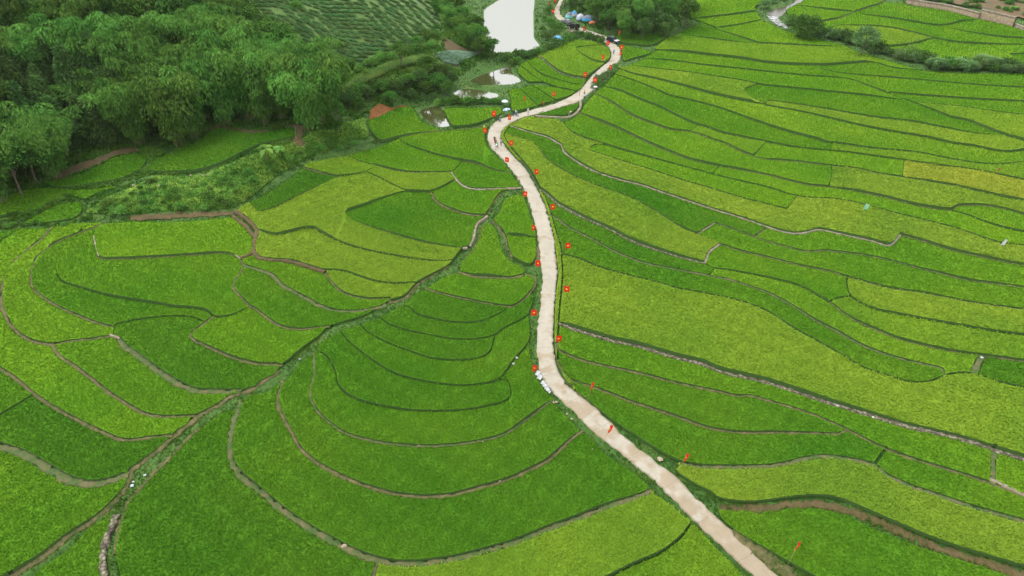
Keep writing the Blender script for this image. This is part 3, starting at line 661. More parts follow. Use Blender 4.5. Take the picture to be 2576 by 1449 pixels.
def road_mat():
    m = M_ROAD; b = m.node_tree.nodes["Principled BSDF"]; L = m.node_tree.links
    uv = N(m, "ShaderNodeUVMap", uv_map="lane"); sx = N(m, "ShaderNodeSeparateXYZ"); L.new(uv.outputs[0], sx.inputs[0])
    ge = N(m, "ShaderNodeNewGeometry")
    def noise(sc, det, asp=None, ro=.6):
        n = N(m, "ShaderNodeTexNoise"); n.inputs["Scale"].default_value = sc; n.inputs["Detail"].default_value = det; n.inputs["Roughness"].default_value = ro
        L.new(ge.outputs["Position"], n.inputs["Vector"]); return n.outputs["Fac"]
    def mth(op, a, c=0., d_=None):
        q = N(m, "ShaderNodeMath", operation=op)
        for i, x in enumerate((a, c) if d_ is None else (a, c, d_)):
            if isinstance(x, (int, float)): q.inputs[i].default_value = x
            else: L.new(x, q.inputs[i])
        return q.outputs[0]
    r = N(m, "ShaderNodeValToRGB"); L.new(noise(.5, 8, ro=.7), r.inputs[0])
    for p_, c_ in zip((.3, .5, .72), ((.245, .218, .165), (.298, .270, .215), (.335, .308, .252))):
        e = r.color_ramp.elements.new(p_); e.color = (*c_, 1)
    # dried mud: noise patches, thickest on the near stretch (uv y = metres along the road) and along the edges
    along = sx.outputs[1]; across = sx.outputs[0]
    near = mth('SUBTRACT', 1.0, mth('SMOOTH_MIN', mth('DIVIDE', mth('SUBTRACT', along, 20.0), 62.0), 1.0, .1))
    edge = mth('POWER', mth('ABSOLUTE', mth('SUBTRACT', mth('MULTIPLY', across, 2.0), 1.0)), 6.0)
    nn = noise(.30, 9, ro=.62)
    mud = mth('ADD', mth('ADD', nn, mth('MULTIPLY', near, .15)), mth('MULTIPLY', edge, .07))
    rm = N(m, "ShaderNodeValToRGB"); L.new(mud, rm.inputs[0]); rm.color_ramp.elements[0].position = .54; rm.color_ramp.elements[1].position = .63
    mx = N(m, "ShaderNodeMix", data_type='RGBA'); L.new(mth('MULTIPLY', rm.outputs[0], .68), mx.inputs[0]); L.new(r.outputs[0], mx.inputs[6])
    r3 = N(m, "ShaderNodeValToRGB"); L.new(noise(1.3, 6), r3.inputs[0]); r3.color_ramp.elements[0].color = (.17, .12, .065, 1); r3.color_ramp.elements[1].color = (.27, .205, .125, 1)
    L.new(r3.outputs[0], mx.inputs[7])
    # slab joints every 6 m
    j = mth('LESS_THAN', mth('ABSOLUTE', mth('SUBTRACT', mth('FRACT', mth('DIVIDE', mth('ADD', along, mth('MULTIPLY', nn, .6)), 6.0)), .5)), .010)
    mj = N(m, "ShaderNodeMix", data_type='RGBA'); L.new(mth('MULTIPLY', j, .35), mj.inputs[0]); L.new(mx.outputs[2], mj.inputs[6]); mj.inputs[7].default_value = (.14, .11, .08, 1)
    L.new(mj.outputs[2], b.inputs["Base Color"])
    bp = N(m, "ShaderNodeBump"); bp.inputs["Distance"].default_value = .03; L.new(nn, bp.inputs["Height"]); L.new(bp.outputs[0], b.inputs["Normal"])
road_mat()
M_WATER = mat("pond_water", (.06, .065, .022), .03)
if True:
    b = M_WATER.node_tree.nodes["Principled BSDF"]; b.inputs["IOR"].default_value = 4.6
    n = N(M_WATER, "ShaderNodeTexNoise"); n.inputs["Scale"].default_value = .8; g = N(M_WATER, "ShaderNodeNewGeometry"); M_WATER.node_tree.links.new(g.outputs["Position"], n.inputs["Vector"])
    bp = N(M_WATER, "ShaderNodeBump"); bp.inputs["Distance"].default_value = .012; M_WATER.node_tree.links.new(n.outputs["Fac"], bp.inputs["Height"]); M_WATER.node_tree.links.new(bp.outputs[0], b.inputs["Normal"])

# ---------------------------------------------------------------- plots of rice
SEED = {}
for i, (u, v, r_, l_) in enumerate(PLOTS):
    t_ = find_tri(hit([[u, v]])[0])
    if t_ >= 0 and comp[t_] not in SEED: SEED[comp[t_]] = i
# raster of region ids over the valley floor (0.75 m cells)
RX0, RX1, RY0, RY1, RS = -360., 470., 18., 470., .75
CG = np.full((int((RY1-RY0)/RS)+1, int((RX1-RX0)/RS)+1), -1, np.int32)
for fi in range(len(of)):
    x_ = OV[TR[fi], 0]; y_ = OV[TR[fi], 1]
    i0, i1 = int(max(0, (x_.min()-RX0)/RS)), int(min(CG.shape[1]-1, (x_.max()-RX0)/RS+1))
    j0, j1 = int(max(0, (y_.min()-RY0)/RS)), int(min(CG.shape[0]-1, (y_.max()-RY0)/RS+1))
    if i1 <= i0 or j1 <= j0: continue
    X, Y = np.meshgrid(RX0+RS*np.arange(i0, i1+1), RY0+RS*np.arange(j0, j1+1))
    cr = lambda a, b: (x_[b]-x_[a])*(Y-y_[a])-(y_[b]-y_[a])*(X-x_[a])
    s1, s2, s3 = cr(0, 1), cr(1, 2), cr(2, 0)
    m_ = ((s1 >= 0) & (s2 >= 0) & (s3 >= 0)) | ((s1 <= 0) & (s2 <= 0) & (s3 <= 0))
    CG[j0:j1+1, i0:i1+1][m_] = comp[fi]
def comp_at(x, y):
    i = np.clip(((x-RX0)/RS+.5).astype(int), 0, CG.shape[1]-1); j = np.clip(((y-RY0)/RS+.5).astype(int), 0, CG.shape[0]-1)
    return CG[j, i]
t_ = find_tri(hit([[1543, 126]])[0]); ROADC = comp[t_]
ISP = np.zeros(nc+1, bool)
for c_ in SEED: ISP[c_] = True
PM = ISP[CG]; NARROW = PM.copy()
for dx_ in (-2, -1, 0, 1, 2):
    for dy_ in (-2, -1, 0, 1, 2):
        NARROW &= np.roll(np.roll(CG, dx_, 1), dy_, 0) == CG
def deep_in(x, y):
    i = np.clip(((x-RX0)/RS+.5).astype(int), 0, CG.shape[1]-1); j = np.clip(((y-RY0)/RS+.5).astype(int), 0, CG.shape[0]-1)
    ok = (x > RX0) & (x < RX1) & (y > RY0) & (y < RY1)
    return NARROW[j, i] & ok
def rice_col(r):
    pts = [(0, (.042, .130, .014)), (.3, (.086, .218, .016)), (.5, (.140, .292, .018)), (.8, (.190, .298, .030)), (1.0, (.225, .31, .034)), (1.4, (.34, .33, .036))]
    for (a, ca), (b_, cb) in zip(pts[:-1], pts[1:]):
        if r <= b_: k = (r-a)/(b_-a); return tuple(ca[i]*(1-k)+cb[i]*k for i in range(3))
    return pts[-1][1]
INS = {'n': .02, 'd': 0, 't': 0, 'g': 0, 's': 0, 'c': 0, 'b': 0, 'v': .1, 'rl': .2, 'rr': .2}
def ymid(px, py, poly):
    """near and far edge of the plot along y through each point"""
    yn = np.full(px.shape, -1e9); yf = np.full(px.shape, 1e9); n = len(poly)
    for i in range(n):
        x1, y1 = poly[i]; x2, y2 = poly[i-1]
        if x1 == x2: continue
        c = ((x1 > px) != (x2 > px)); yy = y1+(y2-y1)*(px-x1)/(x2-x1)
        yn = np.where(c & (yy <= py+.01) & (yy > yn), yy, yn); yf = np.where(c & (yy >= py-.01) & (yy < yf), yy, yf)
    bad = (yn < -1e8) | (yf > 1e8)
    return np.where(bad, py, (np.where(bad, 0, yn)+np.where(bad, 0, yf))/2)
def top_z(px, py, poly, h):
    ym = ymid(px, py, poly)
    return G(px, py)+np.clip(.062*(ym-py), -.16, .55)+h
def blades(P0, h, wd, lean, rr, nbl=4, up=.25):
    """tufts of leaf blades: P0 (n,3) bases"""
    n = len(P0); out = []
    for k in range(nbl):
        a = rr.random(n)*math.tau; le = lean*(.4+rr.random(n)); hh = h*(.7+.6*rr.random(n))
        dx = np.cos(a); dy = np.sin(a)
        b0 = P0+np.stack([-dy*wd/2, dx*wd/2, 0*a], 1); b1 = P0-np.stack([-dy*wd/2, dx*wd/2, 0*a], 1)
        tip = P0+np.stack([dx*le*hh, dy*le*hh, hh], 1)
        out.append(np.stack([b0, b1, tip], 1))
    T = np.concatenate(out).reshape(-1, 3)
    return T, np.arange(len(T)).reshape(-1, 3), rr.random(len(T)//3)
FLATW = [(*hit([[a, b_]])[0], c_) for a, b_, c_ in ((1372, 447, 3.2), (1380, 470, 1.8), (1515, 545, 3.5), (1548, 562, 2.2), (1575, 578, 1.6), (1060, 632, 2.2), (2125, 431, 3.2), (2120, 456, 2.2))]
plot_polys = {}; RSP = .0022
for ci, pi in SEED.items():
    u, v, ripe, lab = PLOTS[pi]; lps = loops_of(ci); lp = lps[0]; n = len(lp); q = OV[lp]
    if np.sum(q[:,0]*np.roll(q[:,1], -1)-np.roll(q[:,0], -1)*q[:,1]) < 0: lp = lp[::-1]; q = OV[lp]
    ins = np.zeros(n)
    for i in range(n):
        k = EK.get(tuple(sorted((lp[i], lp[(i+1) % n]))), -1)
        ins[i] = .02 if k < 0 else LINES[k][1]*(.35 if LINES[k][0] == 'd' else .7)+INS[LINES[k][0]]
    e = np.roll(q, -1, 0)-q; Ln = np.hypot(*e.T)+1e-9; nrm = np.stack([-e[:,1], e[:,0]], 1)/Ln[:,None]   # inward for ccw
    nv = nrm+np.roll(nrm, 1, 0); ln = np.hypot(*nv.T)+1e-6; nv = nv/ln[:,None]
    q2 = q+nv*(np.maximum(ins, np.roll(ins, 1))/np.clip(ln/2, .5, 1))[:,None]
    keep = np.ones(n, bool)
    for i in range(n):
        if np.hypot(*(q2[i]-q2[i-1])) < .08: keep[i] = False
    q2 = q2[keep]; plot_polys[pi] = q2
    rr = np.random.default_rng(pi+11)
    # pull samples: spacing grows with distance so the grain stays even
    x0, y0 = q2.min(0); x1, y1 = q2.max(0)
    y1c = min(y1, 440); x0c, x1c = max(x0, -320), min(x1, 460)
    dist = lambda x, y: np.hypot(np.hypot(x, y), 62)
    dmin = dist(max(0, x0c) if x0c > 0 else min(0, x1c), max(y0, 28)); s0 = RSP*dmin
    nx, ny = int((x1c-x0c)/s0)+1, int((y1c-y0)/s0)+1
    th = rr.random()*3.14; cx_, cy_ = (x0c+x1c)/2, (y0+y1c)/2; hd = math.hypot(x1c-x0c, y1c-y0)/2; nn_ = int(2*hd/s0)+1
    ga, gb = np.meshgrid((np.arange(int(nn_/1.35))-nn_/2.7)*s0*1.35, (np.arange(int(nn_*1.35))-nn_*.675)*s0/1.35); ga = ga.ravel(); gb = gb.ravel(); ga = ga+(rr.random(len(ga))-.5)*s0*.95; gb = gb+(rr.random(len(gb))-.5)*s0*1.0
    gx = cx_+ga*math.cos(th)-gb*math.sin(th); gy = cy_+ga*math.sin(th)+gb*math.cos(th); kp = (gx > x0c) & (gx < x1c) & (gy > y0) & (gy < y1c); gx, gy = gx[kp], gy[kp]
    kp = rr.random(len(gx)) < (s0/(RSP*dist(gx, gy)))**2
    gx = gx[kp]; gy = gy[kp]
    pu, pv = proj(gx, gy, G(gx, gy)); kp = (pu > -520) & (pu < 3120) & (pv < 1850) & (pv > -20) & ((rr.random(len(gx)) < .55) | ((pu > -60) & (pu < 2640) & (pv < 1500))); gx = gx[kp]; gy = gy[kp]
    kp = inside(gx, gy, q2); gx = gx[kp]; gy = gy[kp]
    H = .92 if ripe > .6 else .80
    if not len(gx): continue
    zt = top_z(gx, gy, q2, H); sz = RSP*dist(gx, gy)
    lump = .05*np.sin(gx*.9+gy*1.3)+.05*np.sin(gx*2.1-gy*1.7+pi)
    # wind-flattened hollows
    lodge = np.zeros(len(gx))
    for fx_, fy_, fr_ in FLATW:
        dd = np.hypot((gx-fx_)*.6+(gy-fy_)*.5, (gy-fy_)*1.6)/fr_+.35*np.sin(gx*2.3+gy*1.1); lodge = np.maximum(lodge, np.clip(1.3-dd, 0, 1)*(.55+.45*np.sin(gx*5+gy*3)))
    P0 = np.stack([gx, gy, zt-.24+lump*.6+.03*rr.standard_normal(len(gx))], 1)
    T, F_, R_ = blades(P0, .15+sz*.20, sz*.80, 1.25 if ripe > .6 else .85, rr, 3)
    R_ = R_*(1-np.tile(lodge, 3))-.9*np.tile(lodge, 3)
    # sheet under the blade tips, and the front of the crop down to the mud
    sp_ = max(1.0, (dmin)/75)
    ax, ay = np.meshgrid(np.arange(x0, x1, sp_), np.arange(y0, y1, sp_)); ax = ax.ravel(); ay = ay.ravel()
    m_ = inside(ax, ay, q2); ax = ax[m_]; ay = ay[m_]
    if len(ax): dd = seg_dist(ax, ay, q2, True); ax = ax[dd > sp_*.4]; ay = ay[dd > sp_*.4]
    pts = [Vector((float(a), float(b_))) for a, b_ in q2]+[Vector((float(a), float(b_))) for a, b_ in zip(ax, ay)]
    nq = len(q2); ed = [(i, (i+1) % nq) for i in range(nq)]
    tv, _, tf, _, _, _ = delaunay_2d_cdt(pts, ed, [], 1, 1e-4)
    tv = np.array([[a[0], a[1]] for a in tv]); tf = np.array([f[:3] for f in tf if len(f) == 3])
    ex, ey = tv[:,0].copy(), tv[:,1].copy()
    qe = q2+nv[keep]*.35
    for i in range(len(tv)):
        d2 = (q2[:,0]-ex[i])**2+(q2[:,1]-ey[i])**2; k = d2.argmin()
        if d2[k] < 1e-4: ex[i], ey[i] = qe[k]
    tz = G(tv[:,0], tv[:,1])+(top_z(ex, ey, q2, H-.26)-G(ex, ey))
    TV = np.column_stack([tv, tz])
    # sweep the boundary: outer edges of the triangulation
    ec = {}
    for f in tf:
        for k in range(3):
            a, b_ = int(f[k]), int(f[(k+1) % 3]); ec[(min(a, b_), max(a, b_))] = ec.get((min(a, b_), max(a, b_)), 0)+1
    be = np.array([k for k, c_ in ec.items() if c_ == 1])
    lo = TV.copy(); lo[:,2] = G(lo[:,0], lo[:,1])-.9
    SK = np.concatenate([TV, lo]); nT = len(TV)
    skf = np.stack([be[:,0], be[:,1], be[:,1]+nT, be[:,0]+nT], 1)
    V_, fs_, R2 = merge([(T, F_, R_), (TV, tf, .55), (SK, skf, .3)])
    mi = np.concatenate([np.zeros(len(F_)+len(tf), int), np.ones(len(skf), int)])
    o = link("rice_plot", mesh_np("rice_plot", V_, fs_, [M_RICE, M_STEM], mi, R2))
    o.color = (*rice_col(ripe+rr.normal()*.015), 1)
    tag(o, lab, "rice plot", "flooded terraces planted with rice")

# ---------------------------------------------------------------- ground
def ground():
    xs = np.concatenate([[-3500, -1800, -1000, -700], np.arange(-480, 480.1, 1.6), [700, 1000, 1800, 3500]])
    ys = np.concatenate([[-600, -200, -60], np.arange(16, 500, 1.6), np.arange(503, 760, 6), [900, 1400, 2500, 5000]])
    X, Y = np.meshgrid(xs, ys); z = G(X, Y)+.33
    inp = (comp_at(X, Y) >= 0) & ISP[np.maximum(comp_at(X, Y), 0)]
    z = np.where(deep_in(X, Y), z-.95, np.where(inp, z-.26, z))
    z += np.where(inp | (G(X, Y)-GB(X, Y) < .8), 0, .12*np.sin(X*1.9+Y)*np.sin(Y*1.3-X*.7))
    rc = comp_at(X, Y) == ROADC; z = np.where(rc, z-.10, z)
    ny, nx = X.shape; V = np.stack([X, Y, z], -1).reshape(-1, 3)
    i = (np.arange(ny-1)[:,None]*nx+np.arange(nx-1)[None]).ravel(); F = np.stack([i, i+1, i+nx+1, i+nx], 1)
    o = link("ground", mesh_np("ground", V, [F], [M_GROUND], smooth_=True)); tag(o, kind='structure')
SLOPEC = comp[find_tri(hit([[1074, 150]])[0])]
ground()
# bunds, walls, banks along the traced lines
def ribbon(w, hw, h_top, h_bot, rr, jit=.12, batter=.15):
    q = [w[0]]
    for a, b in zip(w[:-1], w[1:]):
        k = max(1, int(np.hypot(*(b-a))/1.1))
        for j in range(1, k+1): q.append(a+(b-a)*j/k)
    q = np.array(q); t = np.gradient(q, axis=0); t /= np.hypot(*t.T)[:,None]+1e-9; nn = np.stack([-t[:,1], t[:,0]], 1)
    n = len(q); jl = hw*(1+jit*rr.standard_normal(n)); jr = hw*(1+jit*rr.standard_normal(n))
    g = G(q[:,0], q[:,1]); zj = .03*rr.standard_normal(n)
    prof = [(jl+batter, h_bot), (jl, h_top-.05), (jl*.5, h_top), (-jr*.5, h_top), (-jr, h_top-.05), (-(jr+batter), h_bot)]
    V = np.concatenate([np.column_stack([q+nn*np.asarray(a).reshape(-1, 1), G(*(q+nn*np.asarray(a).reshape(-1, 1)).T)*.0+g+hz+zj]) for a, hz in prof])
    F = []
    for k in range(5): i = np.arange(n-1)+k*n; F.append(np.stack([i, i+1, i+1+n, i+n], 1))
    return V, np.concatenate(F)
WALLS = {'s': [], 'c': []}
RB = {'t': (M_TAN, "dirt_path", .47), 'g': (M_GRB, "grassy_path", .50), 'b': (M_BANK, "earth_bank", .8)}
for j, (k, hw, s_) in enumerate(LINES):
    rr = np.random.default_rng(j)
    if k in RB:
        V, F = ribbon(WL[j], hw*.72, RB[k][2], -.5, rr, .32)
        tag(link(RB[k][1], mesh_np(RB[k][1], V, [F], [RB[k][0]], smooth_=True)), kind='structure')
    elif k == 's':
        V, F = ribbon(WL[j], hw*.62, .60, -.9, rr, .2, .1); WALLS['s'].append((j, link("stone_wall", mesh_np("stone_wall", V, [F], [M_STONE]))))
    elif k == 'c':
        V, F = ribbon(WL[j], hw, .60, -.8, rr, .04, .02); WALLS['c'].append((j, link("channel_wall", mesh_np("channel_wall", V, [F], [M_CONC]))))
SL = ["low stone edge of the yellowish plot inside the upper road bend", "stone wall along the yellow-green strip right of the road, ending at a square corner", "long stone wall below the largest yellow-green field"]
DECOR = [('c', .22, "1226,546 1214,554 1201,564 1196,577 1194,590 1188,606 1181,622", "pale concrete channel wall beside the tongue-shaped plot at the ditch fork"),
 ('c', .13, "236,595 240,612 245,632 250,647", "thin white edging strip at the left end of the rectangular plot"),
 ('c', .13, "592,642 600,647 606,653", "short white strip at the bund junction under the brown bank"),
 ('c', .20, "278,844 290,848 303,854", "short white slab bridging two bunds on the left terraces"),
 ('s', .35, "293,1298 285,1322 275,1341 268,1358 262,1376 260,1395 259,1411 260,1430 262,1448 266,1490", "pale rubble edge of the narrow wedge plot at the bottom left"),
 ('c', .25, "2478,1205 2500,1212 2532,1226 2576,1245", "white slab edging on the long dirt bund at the right edge"),
 ('c', .15, "2262,592 2252,606 2240,618", "pale wall at the notched corner of the long yellow-green field")]
for s_, hw in (("700,932 656,964 620,984 585,994 550,1018 500,1046 478,1064 430,1103 400,1130 350,1168 325,1188 318,1218 300,1246 250,1296 175,1346 100,1404 25,1450 -20,1482", .42), ("500,1077 437,1141 375,1203 345,1238 325,1258 310,1296 300,1330 294,1392", .3),
 ("1129,668 1094,690 1046,719 1019,749 976,763", .3), ("1224,537 1243,506 1262,484", .25), ("1240,553 1261,580 1271,597 1279,624 1288,647", .22), ("1224,560 1212,571 1208,592 1196,619 1171,649 1157,672", .22), ("1352,620 1352,650 1350,668", .5), ("1405,905 1425,946 1450,985 1470,1002", .45), ("1846,1330 1890,1372 1960,1425 2010,1465", .9), ("1810,1279 1838,1277 1932,1277 2007,1268 2057,1268 2132,1283 2207,1309 2282,1344 2357,1376 2432,1400 2507,1424 2600,1457", .55)):
    V, F = ribbon(hit(seg_refine(smooth(P(s_)))), hw, .42, -.3, np.random.default_rng(4), .35, .15)
    tag(link("dirt_path", mesh_np("dirt_path", V, [F], [M_BANK if hw == .55 else M_TAN], smooth_=True)), kind='structure')
for k, hw, s_, lab in DECOR:
    V, F = ribbon(hit(seg_refine(smooth(P(s_)))), hw, .68, -.3, np.random.default_rng(3), .06 if k == 'c' else .2, .03)
    nm = "stone_wall" if k == 's' else "channel_wall"
    tag(link(nm, mesh_np(nm, V, [F], [M_STONE if k == 's' else M_CONC])), lab, "wall")
for (j, o), l in zip(WALLS['s'], SL): tag(o, l, "wall", "stone terrace walls")
CL = ["white channel wall curving between bright green plots left of the road", "pale channel wall around the dark green island by the road bend", "long thin white wall between the yellow-green strip and the dark winding plot", "short pale wall at the far end of the dark winding plot", "pale wall turning up from the square corner of the stone wall"]
for (j, o), l in zip(WALLS['c'], CL): tag(o, l, "wall", "thin concrete channel walls")
# ---------------------------------------------------------------- road
def resamp(w, n):
    d = np.concatenate([[0], np.cumsum(np.hypot(*np.diff(w, axis=0).T))]); t = np.linspace(0, d[-1], n)
    return np.stack([np.interp(t, d, w[:,0]), np.interp(t, d, w[:,1])], 1)
def road():
    ext_ = lambda q: np.vstack([q[0]+(q[0]-q[3])/np.hypot(*(q[0]-q[3]))*560, q])
    a = hit(seg_refine(ext_(seg_refine(smooth(P(LINES[0][2])), 9)), 5)); b = hit(seg_refine(ext_(seg_refine(smooth(P(LINES[1][2])), 9)), 5)); n = 480
    a = resamp(a, n); b = resamp(b, n*3)
    # pair each left sample with the closest right sample, kept in order
    idx = []; last = 0
    for p_ in a:
        d = np.hypot(*(b[last:last+60]-p_).T); last = last+int(d.argmin()); idx.append(last)
    idx = np.convolve(np.pad(np.array(idx, float), 4, mode='edge'), np.ones(9)/9, 'valid').astype(int)
    b = b[np.clip(idx, 0, len(b)-1)]
    K = 9; cols = []; ts = np.linspace(0, 1, K)
    rr = np.random.default_rng(5); ja = .10*rr.standard_normal(n); jb = .10*rr.standard_normal(n)
    d = b-a; L_ = np.hypot(*d.T)+1e-9; a = a-d/L_[:,None]*ja[:,None]; b = b+d/L_[:,None]*jb[:,None]
    for t in ts:
        p_ = a+(b-a)*t; cols.append(np.column_stack([p_, G(p_[:,0], p_[:,1])+.46]))
    lo = cols[0].copy(); lo[:,2] -= .9; hi = cols[-1].copy(); hi[:,2] -= .9
    cols = [lo]+cols+[hi]; K2 = K+2; V = np.stack(cols, 1).reshape(-1, 3)
    i = (np.arange(n-1)[:,None]*K2+np.arange(K2-1)[None]).ravel(); F = np.stack([i, i+1, i+1+K2, i+K2], 1)
    me = mesh_np("road", V, [F], [M_ROAD], smooth_=True)
    al = np.concatenate([[0], np.cumsum(np.hypot(*np.diff((a+b)/2, axis=0).T))])
    uv = me.uv_layers.new(name="lane"); li = np.empty(len(me.loops), np.int32); me.loops.foreach_get("vertex_index", li)
    tt = np.concatenate([[0], ts, [1]]); U = np.stack([tt[li % K2], al[li//K2]], 1).astype(np.float32); uv.data.foreach_set("uv", U.ravel())
    tag(link("road", me), kind='structure')
    return (a+b)/2, al
ROADMID, ROADAL = road()
# ---------------------------------------------------------------- water
for k_, (o_, zl) in enumerate(POND_W):
    c_ = o_.mean(0); q = o_+(o_-c_)/np.hypot(*(o_-c_).T)[:,None]*1.5
    tv, _, tf, _, _, _ = delaunay_2d_cdt([Vector(map(float, p_)) for p_ in q], [(i, (i+1) % len(q)) for i in range(len(q))], [], 1, 1e-4)
    V = np.array([[a[0], a[1], zl+.12] for a in tv]); tag(link("water", mesh_np("water", V, [np.array([f[:3] for f in tf])], [M_WATER])), kind='structure')
q = st_; tv, _, tf, _, _, _ = delaunay_2d_cdt([Vector(map(float, p_)) for p_ in q], [(i, (i+1) % len(q)) for i in range(len(q))], [], 1, 1e-4)
V = np.array([[a[0], a[1], GB(a[0], a[1])-.4] for a in tv]); tag(link("stream_water", mesh_np("stream_water", V, [np.array([f[:3] for f in tf])], [mat("stream_water", (.05, .042, .02), .2)])), kind='structure')
# ---------------------------------------------------------------- vegetation
M_BAM = foliage("bamboo_leaves", (.092, .205, .036), varv=1.0, patch=.12, patch_amt=.4, trans=.2, hue=.018, objrand=.5)
M_BRD = foliage("broad_leaves", (.074, .170, .030), varv=.95, patch=.15, patch_amt=.35, trans=.18, hue=.018, objrand=.5)
M_DRK = foliage("dark_leaves", (.072, .142, .036), varv=.65, patch=.15, patch_amt=.4, trans=.2, hue=.02, objrand=.4)
M_GRY = foliage("grey_leaves", (.125, .225, .075), varv=.6, patch=.15, patch_amt=.4, trans=.2, hue=.02, objrand=.4)
M_BRI = foliage("bright_leaves", (.125, .27, .05), varv=.6, patch=.15, patch_amt=.4, trans=.3, hue=.02, objrand=.3)
M_TEA = foliage("tea_leaves", (.11, .215, .070), varv=.6, patch=.1, patch_amt=.4, trans=.15, hue=.02, objrand=.35)
M_GRASS = foliage("grass_blades", (.048, .125, .014), varv=.8, patch=.22, patch_amt=.55, trans=.3, hue=.04)
M_SCRUB = foliage("scrub_leaves", (.068, .160, .022), varv=.8, patch=.16, patch_amt=.6, trans=.25, hue=.045)
M_BARK = mat("bark", rough=.95); noisy(M_BARK, [(.3, (.06, .045, .03)), (.7, (.17, .13, .09))], 3, 4)
M_CULM = mat("bamboo_culm", rough=.7); noisy(M_CULM, [(.3, (.09, .13, .03)), (.55, (.16, .18, .05)), (.75, (.30, .24, .10))], 2, 4)
def leafs(P0, D, L, W, rr):
    """flat pointed leaves: position, direction"""
    n = len(P0); D = D/(np.linalg.norm(D, axis=1)[:,None]+1e-9)
    r = rr.standard_normal((n, 3)); s = np.cross(D, r); s /= np.linalg.norm(s, axis=1)[:,None]+1e-9
    L = np.broadcast_to(L, n)[:,None]; W = np.broadcast_to(W, n)[:,None]
    V = np.stack([P0, P0+D*L*.45+s*W/2, P0+D*L, P0+D*L*.45-s*W/2], 1).reshape(-1, 3)
    return V, np.arange(len(V)).reshape(-1, 4), rr.random(n)
def tube(pts, rad, k=5):
    pts = np.asarray(pts, float); n = len(pts); t = np.gradient(pts, axis=0); t /= np.linalg.norm(t, axis=1)[:,None]+1e-9
    ref = np.array([.3, .9, .1]); a = np.cross(t, ref); a /= np.linalg.norm(a, axis=1)[:,None]+1e-9; b = np.cross(t, a)
    an = np.arange(k)*math.tau/k; rad = np.broadcast_to(rad, n)
    V = (pts[:,None]+rad[:,None,None]*(a[:,None]*np.cos(an)[None,:,None]+b[:,None]*np.sin(an)[None,:,None])).reshape(-1, 3)
    i = (np.arange(n-1)[:,None]*k+np.arange(k)[None]).ravel(); j = (np.arange(n-1)[:,None]*k+((np.arange(k)+1) % k)[None]).ravel()
    return V, np.stack([i, j, j+k, i+k], 1), .5
def mk_bamboo(seed, H=15., spread=.38, nc_=20, dens=1.0):
    """a clump of arching culms, each ending in layered drooping plumes"""
    rr = np.random.default_rng(seed); cul, lv = [], []
    for c in range(nc_):
        a = rr.random()*math.tau; h = H*(.60+.45*rr.random()); le = spread*(.15+1.05*rr.random())
        b0 = np.array([math.cos(a), math.sin(a), 0])*rr.random()*1.1; o = np.array([math.cos(a), math.sin(a), 0])
        def at(q): p_ = b0+o*(h*le*q**1.9); p_[2] = h*(q-.14*q**4); return p_
        cul.append(tube([at(q) for q in np.linspace(0, .95, 8)], np.linspace(.055, .02, 8), 4))
        for q, R_, m in ((1.0, 1.30, 200), (.82, 1.2, 150), (.64, 1.05, 110), (.46, .95, 80), (.28, .8, 40)):
            c0 = at(q)+rr.standard_normal(3)*np.array([.5, .5, .3]); R_ *= .75+.6*rr.random(); m = int(m*dens)
            an = rr.random(m)*math.tau; el = np.arcsin(np.clip(1-1.75*rr.random(m)**1.15, -.75, 1)); r_ = R_*(.86+.2*rr.random(m))
            lob = 1+.22*np.sin(an*3+c)+.12*np.sin(an*7+2*c)
            P0 = c0+np.stack([np.cos(an)*np.cos(el)*r_*lob, np.sin(an)*np.cos(el)*r_*lob, np.where(el > 0, np.sin(el)*.8, np.sin(el)*1.5)*r_], 1)
            D = np.stack([np.cos(an)*(.55+.3*rr.random(m)), np.sin(an)*(.55+.3*rr.random(m)), -.5-.7*rr.random(m)], 1)
            lv.append(leafs(P0, D, .50+.35*rr.random(m), .24, rr)); lv[-1] = (lv[-1][0], lv[-1][1], np.clip(.5+.45*(rr.random()-.5)+.5*(lv[-1][2]-.5), 0, 1))
    V, f, r = merge(lv); Vc, fc, rc = merge(cul)
    return mesh_np("crown", V, f, [M_BAM], attr=r), mesh_np("culms", Vc, fc, [M_CULM])
def mk_broad(seed, H=11., R=4.6, m_=None, nb=30, flat=.72, trunk=.38, dens=1., leaf=.55):
    rr = np.random.default_rng(seed); lv, br = [], []
    zc = H-R*flat
    br.append(tube([[0, 0, -.5], [.1, 0, H*.2], [rr.normal()*.3, rr.normal()*.3, H*.5], [rr.normal()*.4, rr.normal()*.4, H*.8]], [trunk*.6, trunk*.5, trunk*.36, trunk*.12], 6))
    for k in range(nb):
        d = rr.standard_normal(3); d /= np.linalg.norm(d); d[2] = abs(d[2])*1.0-.30 if rr.random() > .15 else d[2]
        c0 = np.array([0, 0, zc])+d*np.array([R, R, R*flat])*(.62+.34*rr.random()); rb = R*(.22+.16*rr.random())
        if k < 9: br.append(tube([[0, 0, H*.35], [c0[0]*.4, c0[1]*.4, H*.35+(c0[2]-H*.35)*.6], list(c0)], [trunk*.25, trunk*.15, .03], 4))
        m = int(120*dens); n_ = rr.standard_normal((m, 3)); n_ /= np.linalg.norm(n_, axis=1)[:,None]; n_[:,2] = np.where(rr.random(m) < .72, np.abs(n_[:,2]), n_[:,2])
        P0 = c0+n_*rb*(.75+.35*rr.random(m))[:,None]*np.array([1, 1, .8])
        D = n_+rr.standard_normal((m, 3))*.7-np.array([0, 0, .35])
        lv.append(leafs(P0, D, leaf*(.7+.6*rr.random(m)), leaf*.55, rr))
    V, f, r = merge(lv); Vc, fc, rc = merge(br)
    return mesh_np("crown", V, f, [m_ or M_BRD], attr=r), mesh_np("trunk", Vc, fc, [M_BARK])
